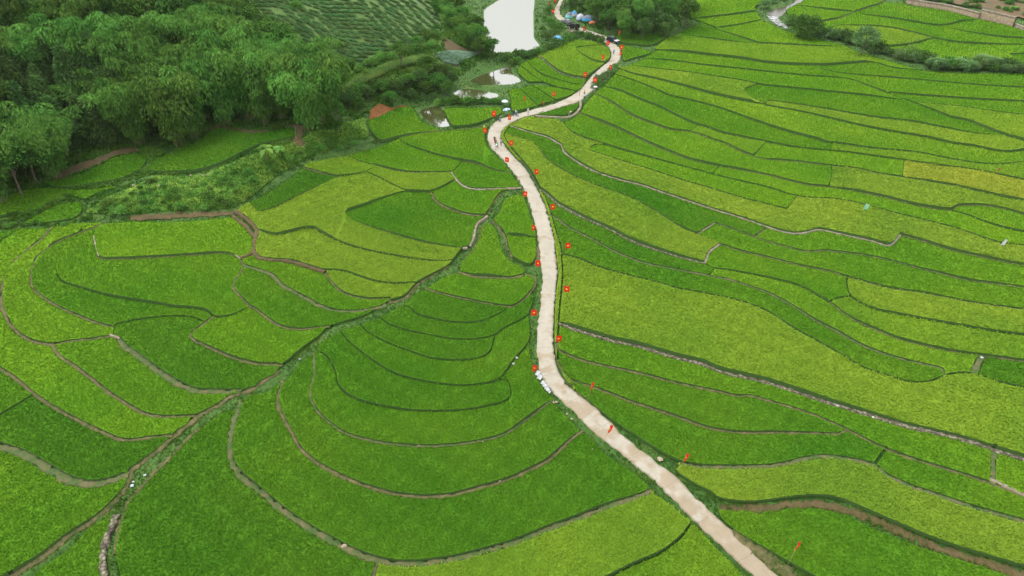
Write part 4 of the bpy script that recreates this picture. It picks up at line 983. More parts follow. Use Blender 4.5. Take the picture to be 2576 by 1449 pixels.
def mk_column(seed, H=11., R=2.3):
    rr = np.random.default_rng(seed); lv = []
    for k in range(46):
        q = (k+.5)/46; z = H*(.12+.88*q); rad = R*(1-q**2.2)**.7*(.85+.3*rr.random()); a = rr.random()*math.tau
        c0 = np.array([math.cos(a)*rad*.6, math.sin(a)*rad*.6, z]); m = 85
        n_ = rr.standard_normal((m, 3)); n_ /= np.linalg.norm(n_, axis=1)[:,None]
        P0 = c0+n_*(.75+.5*rr.random(m))[:,None]*max(.5, rad*.5)
        lv.append(leafs(P0, n_*.6+np.array([0, 0, -.5])+.4*rr.standard_normal((m, 3)), .5+.3*rr.random(m), .26, rr))
    V, f, r = merge(lv); Vt, ft, _ = merge([tube([[0, 0, -.5], [0, 0, H*.9]], [.2, .05], 5)])
    return mesh_np("crown", V, f, [M_DRK], attr=r), mesh_np("trunk", Vt, ft, [M_BARK])
def mk_shrub(seed, m_, R=1., H=1.1, blade=False, leaf=.22, n_=520):
    rr = np.random.default_rng(seed); lv = []
    if blade:
        a = rr.random(n_)*math.tau; r_ = rr.random(n_)*.35*R; P0 = np.stack([np.cos(a)*r_, np.sin(a)*r_, 0*a], 1)
        h = H*(.6+.5*rr.random(n_)); b2 = a+.5*rr.standard_normal(n_)
        mid = P0+np.stack([np.cos(b2)*.35*R, np.sin(b2)*.35*R, h*.8], 1); tip = P0+np.stack([np.cos(b2)*R, np.sin(b2)*R, h*(.55+.4*rr.random(n_))], 1)
        s = np.stack([-np.sin(b2), np.cos(b2), 0*a], 1)*.05*R
        V = np.stack([P0-s, P0+s, mid+s, mid-s, tip, tip], 1)
        V1 = np.stack([P0-s, P0+s, mid+s, mid-s], 1).reshape(-1, 3); V2 = np.stack([mid-s, mid+s, tip], 1).reshape(-1, 3); q = rr.random(n_)
        V, f, r = merge([(V1, np.arange(len(V1)).reshape(-1, 4), q), (V2, np.arange(len(V2)).reshape(-1, 3), q)])
    else:
        for k in range(9):
            a = rr.random()*math.tau; rd = R*.55*math.sqrt(rr.random()); rb = R*(.35+.25*rr.random()); c0 = np.array([math.cos(a)*rd, math.sin(a)*rd, H*(.35+.4*rr.random())])
            m = n_//9; d = rr.standard_normal((m, 3)); d /= np.linalg.norm(d, axis=1)[:,None]; d[:,2] = np.abs(d[:,2])*1.0-.15
            lv.append(leafs(c0+d*rb*(.7+.4*rr.random(m))[:,None], d+.6*rr.standard_normal((m, 3)), leaf*R*(.8+.6*rr.random(m)), leaf*R*.5, rr))
        V, f, r = merge(lv)
    return mesh_np("shrub", V, f, [m_], attr=r)
def proto(name, meshes):
    r = bpy.data.objects.new(name, None); r.empty_display_size = .5
    for n_, me in zip(("crown", "culms" if "bamboo" in name else "trunk"), meshes):
        o = bpy.data.objects.new(n_, me); o.parent = r; r_kids.setdefault(name+str(id(r)), []).append(o); KIDS[r.name] = KIDS.get(r.name, [])+[o]
    return r
r_kids = {}; KIDS = {}
def plant(kind_name, meshes, loc, rz, sc, label, cat, group=None):
    r = bpy.data.objects.new(kind_name, None); r.empty_display_size = .5; C.objects.link(r)
    r.location = loc; r.rotation_euler = (0, 0, rz); r.scale = sc if not np.isscalar(sc) else (sc,)*3
    for n_, me in zip(("crown", "culms" if "bamboo" in kind_name else "trunk"), meshes):
        o = bpy.data.objects.new(n_, me); o.parent = r; C.objects.link(o)
    return tag(r, label, cat, group)
BAM = [mk_bamboo(20+i, 15, .30+.05*i, 20+i) for i in range(5)]
BRD = [mk_broad(40+i, 10.5, 4.4+.3*(i % 3), None, 30+2*i) for i in range(4)]
DRKT = [mk_broad(50+i, 9, 4.0, M_DRK, 26, .8) for i in range(2)]
COL = [mk_column(60+i) for i in range(3)]
BRIT = [mk_broad(70+i, 9, 3.8, M_BRI, 26, .7) for i in range(2)]
def at_crown(u, v, h, sc=1.):
    p_ = hit([[u, v]], h*sc)[0]; return (p_[0], p_[1], float(G(p_[0], p_[1]))+.2)
def scatter(poly, dmin_f, seed, tries=6000):
    rr = np.random.default_rng(seed); pl = P(poly); out = []
    lo, hi = pl.min(0), pl.max(0)
    for _ in range(tries):
        p_ = lo+(hi-lo)*rr.random(2)
        if not inside(np.array([p_[0]]), np.array([p_[1]]), pl)[0]: continue
        d = dmin_f(p_)
        if all((p_[0]-q[0])**2+((p_[1]-q[1])*1.15)**2 > d*d for q in out): out.append(p_)
    return out
rt = np.random.default_rng(99)
FOREST = "-150,-40 592,-40 606,20 668,75 750,120 805,170 818,205 785,220 700,222 560,220 480,232 410,262 340,280 250,285 160,300 125,340 90,385 30,410 -60,430 -150,440"
for p_ in scatter(FOREST, lambda p: 33+.045*p[1], 3):
    u, v = p_; q = rt.random(); sc = .85+.35*rt.random()
    if u < 250 and 110 < v < 300 and q < .75: k, ms, h, lab, g = "slender_tree", COL[int(rt.integers(3))], 7.5, "dark slender tree with a pointed crown at the left side of the forest", "slender dark trees at the left of the forest"
    elif (u > 300 and v > 110) or q < .45: k, ms, h, lab, g = "bamboo_clump", BAM[int(rt.integers(5))], 9.5, "feathery green bamboo clump in the forest on the hillside", "bamboo clumps of the hillside forest"
    elif q < .7: k, ms, h, lab, g = "broadleaf_tree", DRKT[int(rt.integers(2))], 6.5, "dark dense leafy tree in the forest on the hillside", "dark leafy trees of the hillside forest"
    else: k, ms, h, lab, g = "broadleaf_tree", BRD[int(rt.integers(4))], 7, "round green leafy tree in the forest on the hillside", "green leafy trees of the hillside forest"
    plant(k, ms, at_crown(u, v, h, sc), rt.random()*6.28, (sc, sc, sc*(.85+.3*rt.random())), lab, "bamboo" if k == "bamboo_clump" else "tree", g)
# trees one can single out
def one(kind, ms, u, v, h, sc, lab, cat="tree", group=None): plant(kind, ms, at_crown(u, v, h, sc if np.isscalar(sc) else sc[2]), rt.random()*6.28, sc, lab, cat, group)
one("bamboo_clump", BAM[1], 605, 168, 10, 1.35, "large bamboo clump with pale drooping tops above the winding green terrace", "bamboo")
one("bamboo_clump", BAM[3], 785, 185, 10, 1.25, "tall bamboo clump with bare yellow stems at the forest's right end", "bamboo")
one("bamboo_clump", BAM[0], 690, 185, 10, 1.15, "bamboo clump between the two tallest ones at the forest edge", "bamboo")
one("bamboo_clump", BAM[2], 412, 232, 10, 1.3, "bamboo clump with leaning stems over the left tip of the winding terrace", "bamboo")
one("bamboo_clump", BAM[4], 500, 60, 10, 1.1, "light green bamboo clump standing out at the top of the forest", "bamboo")
one("bamboo_clump", BAM[1], 325, 272, 9, 1.0, "bamboo clump at the lower forest edge beside the lens-shaped terrace", "bamboo")
one("broadleaf_tree", BRIT[0], 105, 325, 5, .95, "bright green leafy tree low on the left forest edge")
one("broadleaf_tree", BRIT[1], 150, 322, 5, .8, "bright leafy tree above the dry brown bank")
one("broadleaf_tree", BRD[0], 60, 370, 5, .8, "green leafy tree nearest the left edge above the lower plots")
one("broadleaf_tree", DRKT[1], 20, 400, 4, .8, "dark leafy tree cut by the left edge at the forest foot")
for i, (u, v, sc) in enumerate([(1112, -6, .8), (1140, 12, .8), (1128, 36, .7), (1160, 40, .75), (1152, 62, .7), (1185, 62, .8), (1178, 88, .75), (1207, 92, .8), (1100, 14, .6), (1205, 118, .55), (1222, 112, .6)]):
    plant("broadleaf_tree" if i % 2 else "bamboo_clump", (BRD[i % 4] if i % 2 else BAM[i % 5]), at_crown(u, v, 6.5, sc), rt.random()*6, sc*(1 if i % 2 else .8), "dense green tree in the row left of the big pond" if i % 2 else "bamboo clump in the row left of the big pond", "tree" if i % 2 else "bamboo", "trees in the row left of the big pond" if i % 2 else "bamboo in the row left of the big pond")
one("broadleaf_tree", mk_broad(81, 8, 2.6, M_BRD, 12, .9, .3, .7), 1240, 112, 5.5, .85, "thin open tree reaching over the pond's left corner")
MND = "1415,-30 1745,-30 1742,6 1725,38 1690,58 1620,66 1570,62 1530,48 1500,26 1440,4"
for p_ in scatter(MND, lambda p: 25, 8):
    u, v = p_; i = int(rt.integers(4)); sc = .72+.3*rt.random(); bm_ = rt.random() < .35
    plant("bamboo_clump" if bm_ else "broadleaf_tree", BAM[i] if bm_ else (BRD+DRKT)[int(rt.integers(6))], at_crown(u, v, 6, sc), rt.random()*6, sc*(.75 if bm_ else 1), "bamboo clump on the wooded mound right of the road top" if bm_ else "leafy tree on the wooded mound right of the road top", "bamboo" if bm_ else "tree", "bamboo of the wooded mound" if bm_ else "trees of the wooded mound")
one("broadleaf_tree", BRIT[0], 1503, 38, 4.5, .75, "bright green tree on the mound nearest the tents")
one("broadleaf_tree", mk_broad(82, 7.6, 4.8, M_BRD, 40, .9, .3), 2033, 62, 4, 1.15, "round dark green tree in the stream scrub")
one("broadleaf_tree", mk_broad(83, 9, 3.6, M_GRY, 22, 1.1, .3, .8), 2178, 100, 5, 1.1, "upright tree with reddish brown top in the stream scrub")
one("broadleaf_tree", mk_broad(84, 9, 3.6, M_BRD, 16, .5, .35, .7), 1006, 126, 7, .8, "single flat-topped tree standing in the maize patch")
for i, (u, v, sc, m_) in enumerate([(1078, 168, .6, BRD[1]), (1052, 190, .55, DRKT[0]), (1110, 178, .62, DRKT[1]), (1132, 196, .5, DRKT[0]), (1100, 205, .5, BRD[2]), (1030, 205, .42, BRD[3]), (1000, 215, .4, DRKT[1]), (1068, 222, .45, BRD[0]), (960, 222, .38, BRD[1]), (925, 235, .4, DRKT[0]), (1125, 222, .42, BRD[3]), (1035, 235, .4, DRKT[1]), (980, 245, .36, BRD[2]), (900, 262, .36, BRD[0]), (868, 250, .45, DRKT[0]), (845, 280, .5, BRD[1])]):
    plant("small_tree", m_, at_crown(u, v, 6, sc), rt.random()*6, sc, "pale-topped round small tree above the pond bank" if i == 0 else "bushy small tree on the bank between forest and ponds", "tree", None if i == 0 else "small trees on the bank between forest and ponds")
# shrubs
SHG = [mk_shrub(90+i, M_BRD, 1.0, 1.0) for i in range(3)]; SHB = [mk_shrub(95+i, M_BRI, 1.0, .9) for i in range(2)]
SHD = [mk_shrub(98+i, M_DRK, 1.0, 1.1) for i in range(2)]; SHR = [mk_shrub(101+i, M_GRY, 1., 1.2, True) for i in range(2)]; SHW = [mk_shrub(111+i, M_BRI, 1., 1.1, True, n_=700) for i in range(2)]; SHGY = [mk_shrub(105+i, M_GRY, 1.0, 1.0) for i in range(2)]
def shrub(me, u, v, r_, label, group, name="shrub", cat="shrub"):
    p_ = hit([[u, v]], .4)[0]; o = link(name, me, None, (p_[0], p_[1], float(G(*p_))+.25), rt.random()*6.28); o.scale = (r_*(.85+.4*rt.random()), r_*(.85+.4*rt.random()), r_*(.8+.5*rt.random())); tag(o, label, cat, group)
BANKP = "232,525 330,478 385,458 440,460 520,455 600,430 660,410 760,385 860,366 930,358 900,376 790,397 745,418 700,442 640,494 590,526 480,528 330,535 250,548 215,545"
for p_ in scatter(BANKP, lambda p: 20, 14, 3000):
    q = rt.random(); me = SHG[int(rt.integers(3))] if q < .25 else SHB[int(rt.integers(2))] if q < .58 else SHG[int(rt.integers(3))] if q < .9 else SHD[0]
    if q < .58 or q >= .9: shrub(me, *p_, .5+1.2*rt.random()**1.8, "weedy green shrub on the scrubby slope between the upper and lower plots", "shrubs on the scrubby slope")
    else: shrub(me, *p_, .4+.6*rt.random(), "weedy green shrub on the scrubby slope between the upper and lower plots", "shrubs on the scrubby slope")
HEDGE = "60,555 95,533 110,522 140,508 185,492|0,575 40,568 90,562 130,568 160,562 200,556 230,550|20,540 90,537"
for ln in HEDGE.split('|'):
    q = seg_refine(P(ln), 9)
    for p_ in q: shrub((SHB+SHG)[int(rt.integers(5))], p_[0]+rt.normal()*2, p_[1]+rt.normal()*2, .35+.45*rt.random(), "weedy bush on a hedge between the plots at the left edge", "weedy hedge bushes at the left edge")
BELT = P("1925,20 1945,8 1965,0|1990,55 2010,68 2060,84 2078,88 2095,92 2110,97 2130,105 2150,108 2165,112 2195,122 2212,130 2230,135 2255,140 2275,146 2290,148 2305,150 2330,155 2350,164 2370,170 2390,170 2410,172 2440,172 2470,173 2500,174 2530,174 2560,175 2590,176 2620,177".replace('|', ' '))
for i, p_ in enumerate(seg_refine(BELT[3:], 10)):
    for k in range(2):
        u, v = p_[0]+rt.normal()*5, p_[1]+rt.normal()*3.5+2; reed = u > 2300
        me = (SHGY[int(rt.integers(2))] if rt.random() < .6 else SHD[0]) if not reed else (SHR[int(rt.integers(2))] if rt.random() < .55 else SHG[1])
        shrub(me, u, v, (1.5+1.1*rt.random()) if not reed else (1.8+.8*rt.random()), "tall grey-green reed clump in the belt along the stream" if reed else "grey-green bush in the belt along the stream", "reed clumps along the stream" if reed else "bushes along the stream", "reed_clump" if reed else "shrub", "reeds" if reed else "shrub")
for p_ in BELT[:3]: shrub(SHGY[0], *p_, 2.4, "grey-green bush on the upper stream bank beside the rice", "bushes on the upper stream bank")
shrub(SHB[0], 2288, 146, 3.8, "round yellowish bush, brightest in the stream belt", None)
shrub(SHG[0], 2207, 130, 3.3, "round green bush between the brown-topped tree and the yellowish bush", None)
for u, v, r_ in [(1507, 205, 1.7), (1518, 198, 1.6), (1528, 190, 1.7), (1537, 182, 1.8), (1546, 176, 1.5), (1500, 214, 1.3), (1494, 222, 1.2)]:
    shrub(SHGY[int(rt.integers(2))] if r_ > 1.5 else SHG[0], u, v, r_, "bush on the right verge of the road below the upper bend", "bushes on the right verge below the upper bend")
for u, v in [(1452, 92), (1463, 90), (1475, 95), (1487, 98), (1500, 103), (1440, 97), (1428, 103), (1415, 110), (1510, 110), (1400, 118), (1390, 122), (1378, 124), (1408, 70), (1395, 78), (1385, 62), (1392, 92), (1375, 100), (1370, 50), (1380, 35), (1368, 80)]:
    shrub((SHG+SHD)[int(rt.integers(5))], u, v, 1.3+.9*rt.random(), "green bush on the rough ground between the big pond and the road", "bushes between the big pond and the road")
for u, v in [(1365, 133), (1350, 137), (1335, 140), (1318, 142), (1300, 145), (1285, 148), (1300, 158), (1290, 165), (1325, 146), (1275, 152)]:
    shrub(SHD[int(rt.integers(2))] if u % 10 else SHG[0], u, v, 1.6+.5*rt.random(), "dark bush in the row below the big pond", "bushes in the row below the big pond")
for u in range(1105, 1260, 11): shrub((SHG+SHB)[int(rt.integers(5))], u, 262-.02*(u-1105)+rt.normal()*1.5, 1.1+.5*rt.random(), "low bush on the bank between two ponds and the flagged plot", "low bushes on the pond bank")
for u, v in [(675, 60), (760, 130), (790, 155), (830, 175), (870, 190), (700, 95), (745, 25), (880, 160), (905, 180), (940, 165), (980, 150), (1090, 95), (1070, 100), (1050, 108), (730, 115), (850, 120), (925, 195), (1085, 120), (1100, 75)]:
    shrub((SHB+SHG)[int(rt.integers(5))], u, v, 1.4+1.1*rt.random(), "wild bush at the margin of the tea slope", "wild bushes round the tea slope")
for k in range(34):
    u, v = 2300+290*rt.random(), 0; v = (u-2300)*.15*rt.random()+2
    shrub((SHG+SHB+SHW+SHD)[int(rt.integers(9))], u, v, 1.0+1.6*rt.random(), "scrubby bush on the dry slope above the far stone wall", "bushes on the dry slope above the stone wall")
for p_ in seg_refine(P("850,262 900,244 950,230 1000,219 1050,212 1100,200 1130,194"), 13):
    for k in range(2): shrub((SHG+SHD)[int(rt.integers(5))], p_[0]+rt.normal()*4, p_[1]+rt.normal()*5, 1.3+1.1*rt.random(), "dark bush on the steep bank below the maize patch", "bushes on the bank below the maize")
for p_ in seg_refine(P("860,178 900,172 940,160 990,148 1040,135 1080,122 1108,100"), 14): shrub((SHG+SHB)[int(rt.integers(5))], p_[0]+rt.normal()*4, p_[1]+rt.normal()*4, 1.1+1.0*rt.random(), "wild bush at the margin of the tea slope", "wild bushes round the tea slope")
M_FOAM = mat('white_water', (.55, .56, .56), .5)
for u, v in ((1948, 52), (1955, 60), (1964, 67), (1972, 72)):
    b_ = hit([[u, v]], .0)[0]; rr = np.random.default_rng(u); n_ = 60; P0 = np.column_stack([b_[0]+rr.normal(size=n_)*1.3, b_[1]+rr.normal(size=n_)*1.6, np.full(n_, float(GB(*b_))-.32)])
    T, F_, R_ = blades(P0, .16, .8, 2.2, rr, 3); tag(link("rapids", mesh_np("rapids", T, [F_], [M_FOAM], attr=R_)), kind='structure')
# banana plants
def mk_banana(seed, H=2.6):
    rr = np.random.default_rng(seed); lv = []
    for k in range(9):
        a = k*2.4+rr.random()*.4; el = .5+.6*rr.random(); L = 1.7+.5*rr.random(); t = np.linspace(0, 1, 6)
        d = np.array([math.cos(a), math.sin(a), 0]); s = np.array([-math.sin(a), math.cos(a), 0])
        mid = np.array([0, 0, H*.6])+d*(L*math.cos(el)*t)[:,None]; mid[:,2] += L*math.sin(el)*t-.95*L*t*t*.8
        w_ = (.32*np.sin(np.clip(t*.92+.08, 0, 1)*math.pi)**.6)[:,None]
        V = np.concatenate([mid-s*w_+[0, 0, -.05], mid, mid+s*w_+[0, 0, -.05]]); i = np.arange(5)
        lv.append((V, np.concatenate([np.stack([i, i+1, i+7, i+6], 1), np.stack([i+6, i+7, i+13, i+12], 1)]), rr.random()))
    V, f, r = merge(lv); Vt, ft, _ = merge([tube([[0, 0, -.3], [0, 0, H*.62]], [.14, .08], 6)])
    return mesh_np("leaves", V, f, [M_BRI], attr=r), mesh_np("stem", Vt, ft, [M_CULM])
BN = mk_banana(1)
for u, v, sc, lab in [(672, 402, 1.7, "biggest banana plant on the slope under the winding terrace"), (706, 395, 1.3, "smaller banana plant on the slope under the terrace's right end"), (1112, 232, 1.2, "banana plant on the bank left of the narrow pond")]:
    p_ = hit([[u, v]])[0]; r = bpy.data.objects.new("banana_plant", None); C.objects.link(r); r.location = (p_[0], p_[1], float(G(*p_))+.3); r.scale = (sc,)*3; r.rotation_euler = (0, 0, u)
    link("leaves", BN[0], r); link("stem", BN[1], r); tag(r, lab, "banana plant")
M_TSL = mat("tea_slope_grass", rough=1); noisy(M_TSL, [(.3, (.035, .075, .014)), (.5, (.065, .125, .022)), (.68, (.10, .155, .035)), (.85, (.12, .10, .045))], .4, 8, .7, coord='World', bump=.2)
# tea
def mk_tea(seed, Ln=2.9):
    rr = np.random.default_rng(seed); lv = []
    for k in range(7):
        c0 = np.array([(k/6-.5)*(Ln-.8), rr.normal()*.08, .42+.08*rr.random()]); m = 75; d = rr.standard_normal((m, 3)); d /= np.linalg.norm(d, axis=1)[:,None]; d[:,2] = np.abs(d[:,2])-.1
        lv.append(leafs(c0+d*np.array([.45, .58, .42])*(.8+.25*rr.random(m))[:,None]*(.85+.3*rr.random()), d+.5*rr.standard_normal((m, 3)), .26*(.8+.5*rr.random(m)), .17, rr))
    x = np.linspace(-Ln/2, Ln/2, 7); core = np.stack([x, 0*x, .35+0*x], 1); lv.append(tube(core, [.1, .36, .40, .38, .41, .36, .1], 8))
    V, f, r = merge(lv); return mesh_np("tea_bush", V, f, [M_TEA], attr=r)
TEA = [mk_tea(110+i) for i in range(4)]
TEAP = P("640,-30 1092,-30 1112,50 1104,88 1060,112 985,140 915,168 850,168 800,125 735,82 665,35")
cnt = 0
for k, v in enumerate(np.arange(-6, 172, 10.2)):
    for u in np.arange(640, 1112, 21.5):
        u2 = u+(k % 2)*10+rt.normal()*2.5; v2 = v+4*math.sin(u2*.012+1)+rt.normal()*.35
        if not inside(np.array([u2]), np.array([v2]), TEAP)[0] or rt.random() < .07 or cnt >= 300: continue
        cnt += 1; p_ = hit([[u2, v2]])[0]; o = link("tea_bush", TEA[int(rt.integers(4))], None, (p_[0], p_[1], float(G(*p_))+.42), rt.normal()*.08); o.rotation_euler.y = -math.atan((float(G(p_[0]+1.2, p_[1]))-float(G(p_[0]-1.2, p_[1])))/2.4)
        o.scale = (1.0+.35*rt.random(), .80+.2*rt.random(), .62+.2*rt.random()); tag(o, "clipped tea bush in a row on the tea slope", "tea bush", "tea bushes in rows on the slope")
# ---------------------------------------------------------------- bare and planted patches laid on the slopes
def patch(name, s, m_, dz=.06, label=None, cat=None, kind='structure', step=3.):
    q = hit(seg_refine(smooth(np.vstack([P(s), P(s)[:1]])), 6)[:-1]); x0, y0 = q.min(0); x1, y1 = q.max(0)
    ax, ay = np.meshgrid(np.arange(x0, x1, step/2), np.arange(y0, y1, step/2)); ax = ax.ravel(); ay = ay.ravel(); m1 = inside(ax, ay, q); ax, ay = ax[m1], ay[m1]
    rr = np.random.default_rng(1); q = q+rr.standard_normal(q.shape)*.25
    pts = [Vector(map(float, a)) for a in q]+[Vector((float(a), float(b_))) for a, b_ in zip(ax, ay)]
    tv, _, tf, _, _, _ = delaunay_2d_cdt(pts, [(i, (i+1) % len(q)) for i in range(len(q))], [], 1, 1e-4)
    V = np.array([[a[0], a[1], 0] for a in tv]); V[:,2] = G(V[:,0], V[:,1])+.42+dz
    o = link(name, mesh_np(name, V, [np.array([f[:3] for f in tf if len(f) == 3])], [m_], smooth_=True)); tag(o, label, cat, kind=kind); return o, q
NOGRASS = []
for s in ["928,302 938,272 965,263 985,272 1005,266 1030,266 1000,272 955,292"]: NOGRASS.append(patch("orange_earth", s, M_ORANGE)[1])
NOGRASS.append(patch("bare_slope", "1114,88 1130,100 1160,118 1190,129 1170,130 1140,127 1122,126 1117,108", M_BANK)[1])
NOGRASS.append(patch("bare_slope", "325,546 420,537 560,532 592,536 570,542 450,549 330,554", M_BANK)[1])
NOGRASS.append(patch("bare_slope", "135,448 180,420 260,392 300,375 345,372 350,382 290,392 240,418 180,440 140,455", M_BANK)[1])
NOGRASS.append(patch("bare_slope", "512,338 540,318 590,322 640,330 700,322 735,312 765,322 760,345 772,368 745,372 735,350 750,336 730,318 690,326 640,336 590,328 545,322", M_BANK)[1])
M_BSLOPE = mat("dry_slope", rough=1); noisy(M_BSLOPE, [(.3, (.035, .07, .018)), (.46, (.08, .06, .025)), (.6, (.14, .08, .033)), (.75, (.09, .10, .035))], .12, 8, .7, coord='World', bump=.2)
NOGRASS.append(patch("dry_slope", "2285,-25 2330,2 2394,12 2459,22 2544,42 2600,55 2660,70 2720,-25", M_BSLOPE, .5, step=8)[1])
NOGRASS.append(patch("dirt_path", "1440,72 1452,80 1430,84 1415,92 1405,104 1398,104 1408,90 1420,80", M_TAN)[1])
# tufted ground cover: grass on verges and banks, rougher scrub on the slopes, maize and cabbages on the bench
def cover(name, label, n, test, h, wd, lean, m_, nbl=4, clump=None, seed=1, box=(-300, 300, 40, 430), k0=300., poly=None):
    rr = np.random.default_rng(seed); P_ = []
    got = 0
    for _ in range(60):
        x = box[0]+(box[1]-box[0])*rr.random(120000); y = box[2]+(box[3]-box[2])*rr.random(120000)
        if poly is None:
            d2 = x*x+y*y+3600; kp = rr.random(len(x)) < np.minimum(1, (70.**2)/d2); x, y = x[kp], y[kp]
            u, v = proj(x, y, G(x, y)); kp = (u > -400) & (u < 3000) & (v > -25) & (v < 1800); x, y = x[kp], y[kp]
        kp = test(x, y); x, y = x[kp], y[kp]
        for q in NOGRASS:
            if poly is None: kp = ~inside(x, y, q); x, y = x[kp], y[kp]
        P_.append(np.stack([x, y], 1)); got += len(x)
        if got > n: break
    p_ = np.concatenate(P_)[:n]; x, y = p_.T; d = np.hypot(np.hypot(x, y), 60)
    s = np.clip(d/110, .7, 3) if poly is None else np.ones(len(x))
    lump = 1+.5*np.sin(x*.35+1.3*np.sin(y*.21))*np.sin(y*.4+1.1*np.sin(x*.17)) if clump else 1
    P0 = np.column_stack([x, y, G(x, y)+.30]); rr2 = np.random.default_rng(seed+1)
    T, F_, R_ = blades(P0, h*lump*(.7+.3*s), wd*s, lean, rr2, nbl)
    tag(link(name, mesh_np(name, T, [F_], [m_], attr=R_)), label, kind='stuff')
def t_verge(x, y): c_ = comp_at(x, y); return (c_ >= 0) & (~ISP[c_]) & (c_ != ROADC) & ~((G(x, y)-GB(x, y) > .8))
def dry(x, y):
    k = np.ones(len(x), bool)
    for o_, _z in POND_W: k &= ~inside(x, y, o_)
    return k & ~inside(x, y, st_)
TEAW = hit(TEAP)
def t_slope(x, y): c_ = comp_at(x, y); return (~inside(x, y, TEAW)) & ((c_ == -1) | (~ISP[np.maximum(c_, 0)])) & (G(x, y)-GB(x, y) > .5) & dry(x, y) & (c_ != ROADC)
cover("grass", "green grass on the verges, ditches and low ground", 70000, lambda x, y: t_verge(x, y) & dry(x, y), .20, .10, .8, M_GRASS, 4, True, 3)
def t_edge(x, y):
    k = np.zeros(len(x), bool)
    return k
def edges():
    rr = np.random.default_rng(77); P_ = []
    for j, (k, hw, s_) in enumerate(LINES):
        if k in 'n' or k in ('rl', 'rr'): continue
        w_ = WL[j]; a = w_[:-1]; b_ = w_[1:]; L_ = np.hypot(*(b_-a).T); d = np.hypot(*a.T); L_ = np.where((d > 25) & (d < 420) & (np.abs(a[:,0]) < 330), L_, 0)
        n = (L_*np.clip(900/np.maximum(d, 60), 1.5, 12)*(1.6 if k in 'tg' else 1)).astype(int); i = np.repeat(np.arange(len(a)), n); t = rr.random(len(i))[:,None]
        nn = np.stack([-(b_-a)[:,1], (b_-a)[:,0]], 1)/(np.hypot(*(b_-a).T)[:,None]+1e-9)
        off = (np.sign(rr.standard_normal(len(i)))*(max(hw, .12)*(.6+.7*rr.random(len(i))))) if k != 'd' else rr.standard_normal(len(i))*.14
        P_.append(a[i]+(b_-a)[i]*t+nn[i]*off[:,None])
    p_ = np.concatenate(P_); x, y = p_.T; s = np.clip(np.hypot(x, y)/110, .7, 3)
    P0 = np.column_stack([x, y, G(x, y)+.34]); T, F_, R_ = blades(P0, .16*(.6+.4*s), .10*s, .9, rr, 3)
    tag(link("bund_grass", mesh_np("bund_grass", T, [F_], [M_GRASS], attr=R_)), "short grass and weeds growing along the paddy bunds", kind='stuff')
edges()
M_WEED = foliage("weed_leaves", (.26, .47, .09), varv=.7, patch=.25, patch_amt=.5, trans=.3, hue=.05)
BANKW = hit(P("205,545 235,522 330,474 385,444 440,445 520,437 600,407 650,385 760,352 780,335 850,330 915,300 925,340 945,355 900,376 790,397 745,418 700,442 640,494 592,528 480,530 330,537 250,552"))
cover("undergrowth", "rough scrub and weeds covering the slopes", 110000, t_slope, .42, .18, .9, M_SCRUB, 5, True, 5)
MAIZE = hit(P("930,190 960,175 1010,160 1060,145 1085,150 1075,158 1010,172 965,190 935,205 890,222 870,230 880,215")); CAB = hit(P("1090,137 1125,130 1170,132 1208,133 1190,142 1145,165 1125,160 1110,150"))
NOGRASS += [CAB]
M_MAIZE = foliage("maize_leaves", (.16, .27, .07), varv=.6, patch=.2, patch_amt=.5, trans=.3, hue=.04); M_CAB = foliage("cabbage_leaves", (.22, .34, .24), varv=.5, patch=.4, patch_amt=.3, trans=.15, hue=.02)
def bb(q): return (q[:,0].min(), q[:,0].max(), q[:,1].min(), q[:,1].max())
cover("maize", "pale green maize growing on the bench below the tea slope", 2600, lambda x, y: inside(x, y, MAIZE), 1.3, .22, .6, M_MAIZE, 6, None, 7, bb(MAIZE), poly=1)
patch("soil", "1085,136 1125,129 1170,131 1212,132 1190,143 1145,167 1122,161 1108,151", M_BANK, .02)
cover("cabbages", "blue-green cabbages in the small square patch", 2300, lambda x, y: inside(x, y, CAB), .42, .5, 1.3, M_CAB, 6, None, 9, bb(CAB), poly=1)
cover("bank_weeds", "fresh green weeds and grass on the bank between upper and lower plots", 26000, lambda x, y: inside(x, y, BANKW) & t_slope(x, y) & ~inside(x, y, NOGRASS[4]), .34, .22, 1.1, M_WEED, 4, True, 15, (BANKW[:,0].min(), BANKW[:,0].max(), BANKW[:,1].min(), BANKW[:,1].max()), poly=1)
patch("tea_slope", "632,-40 1096,-40 1116,50 1108,90 1062,116 985,143 915,171 848,171 796,128 730,86 655,36", M_TSL, .02, step=2.5)
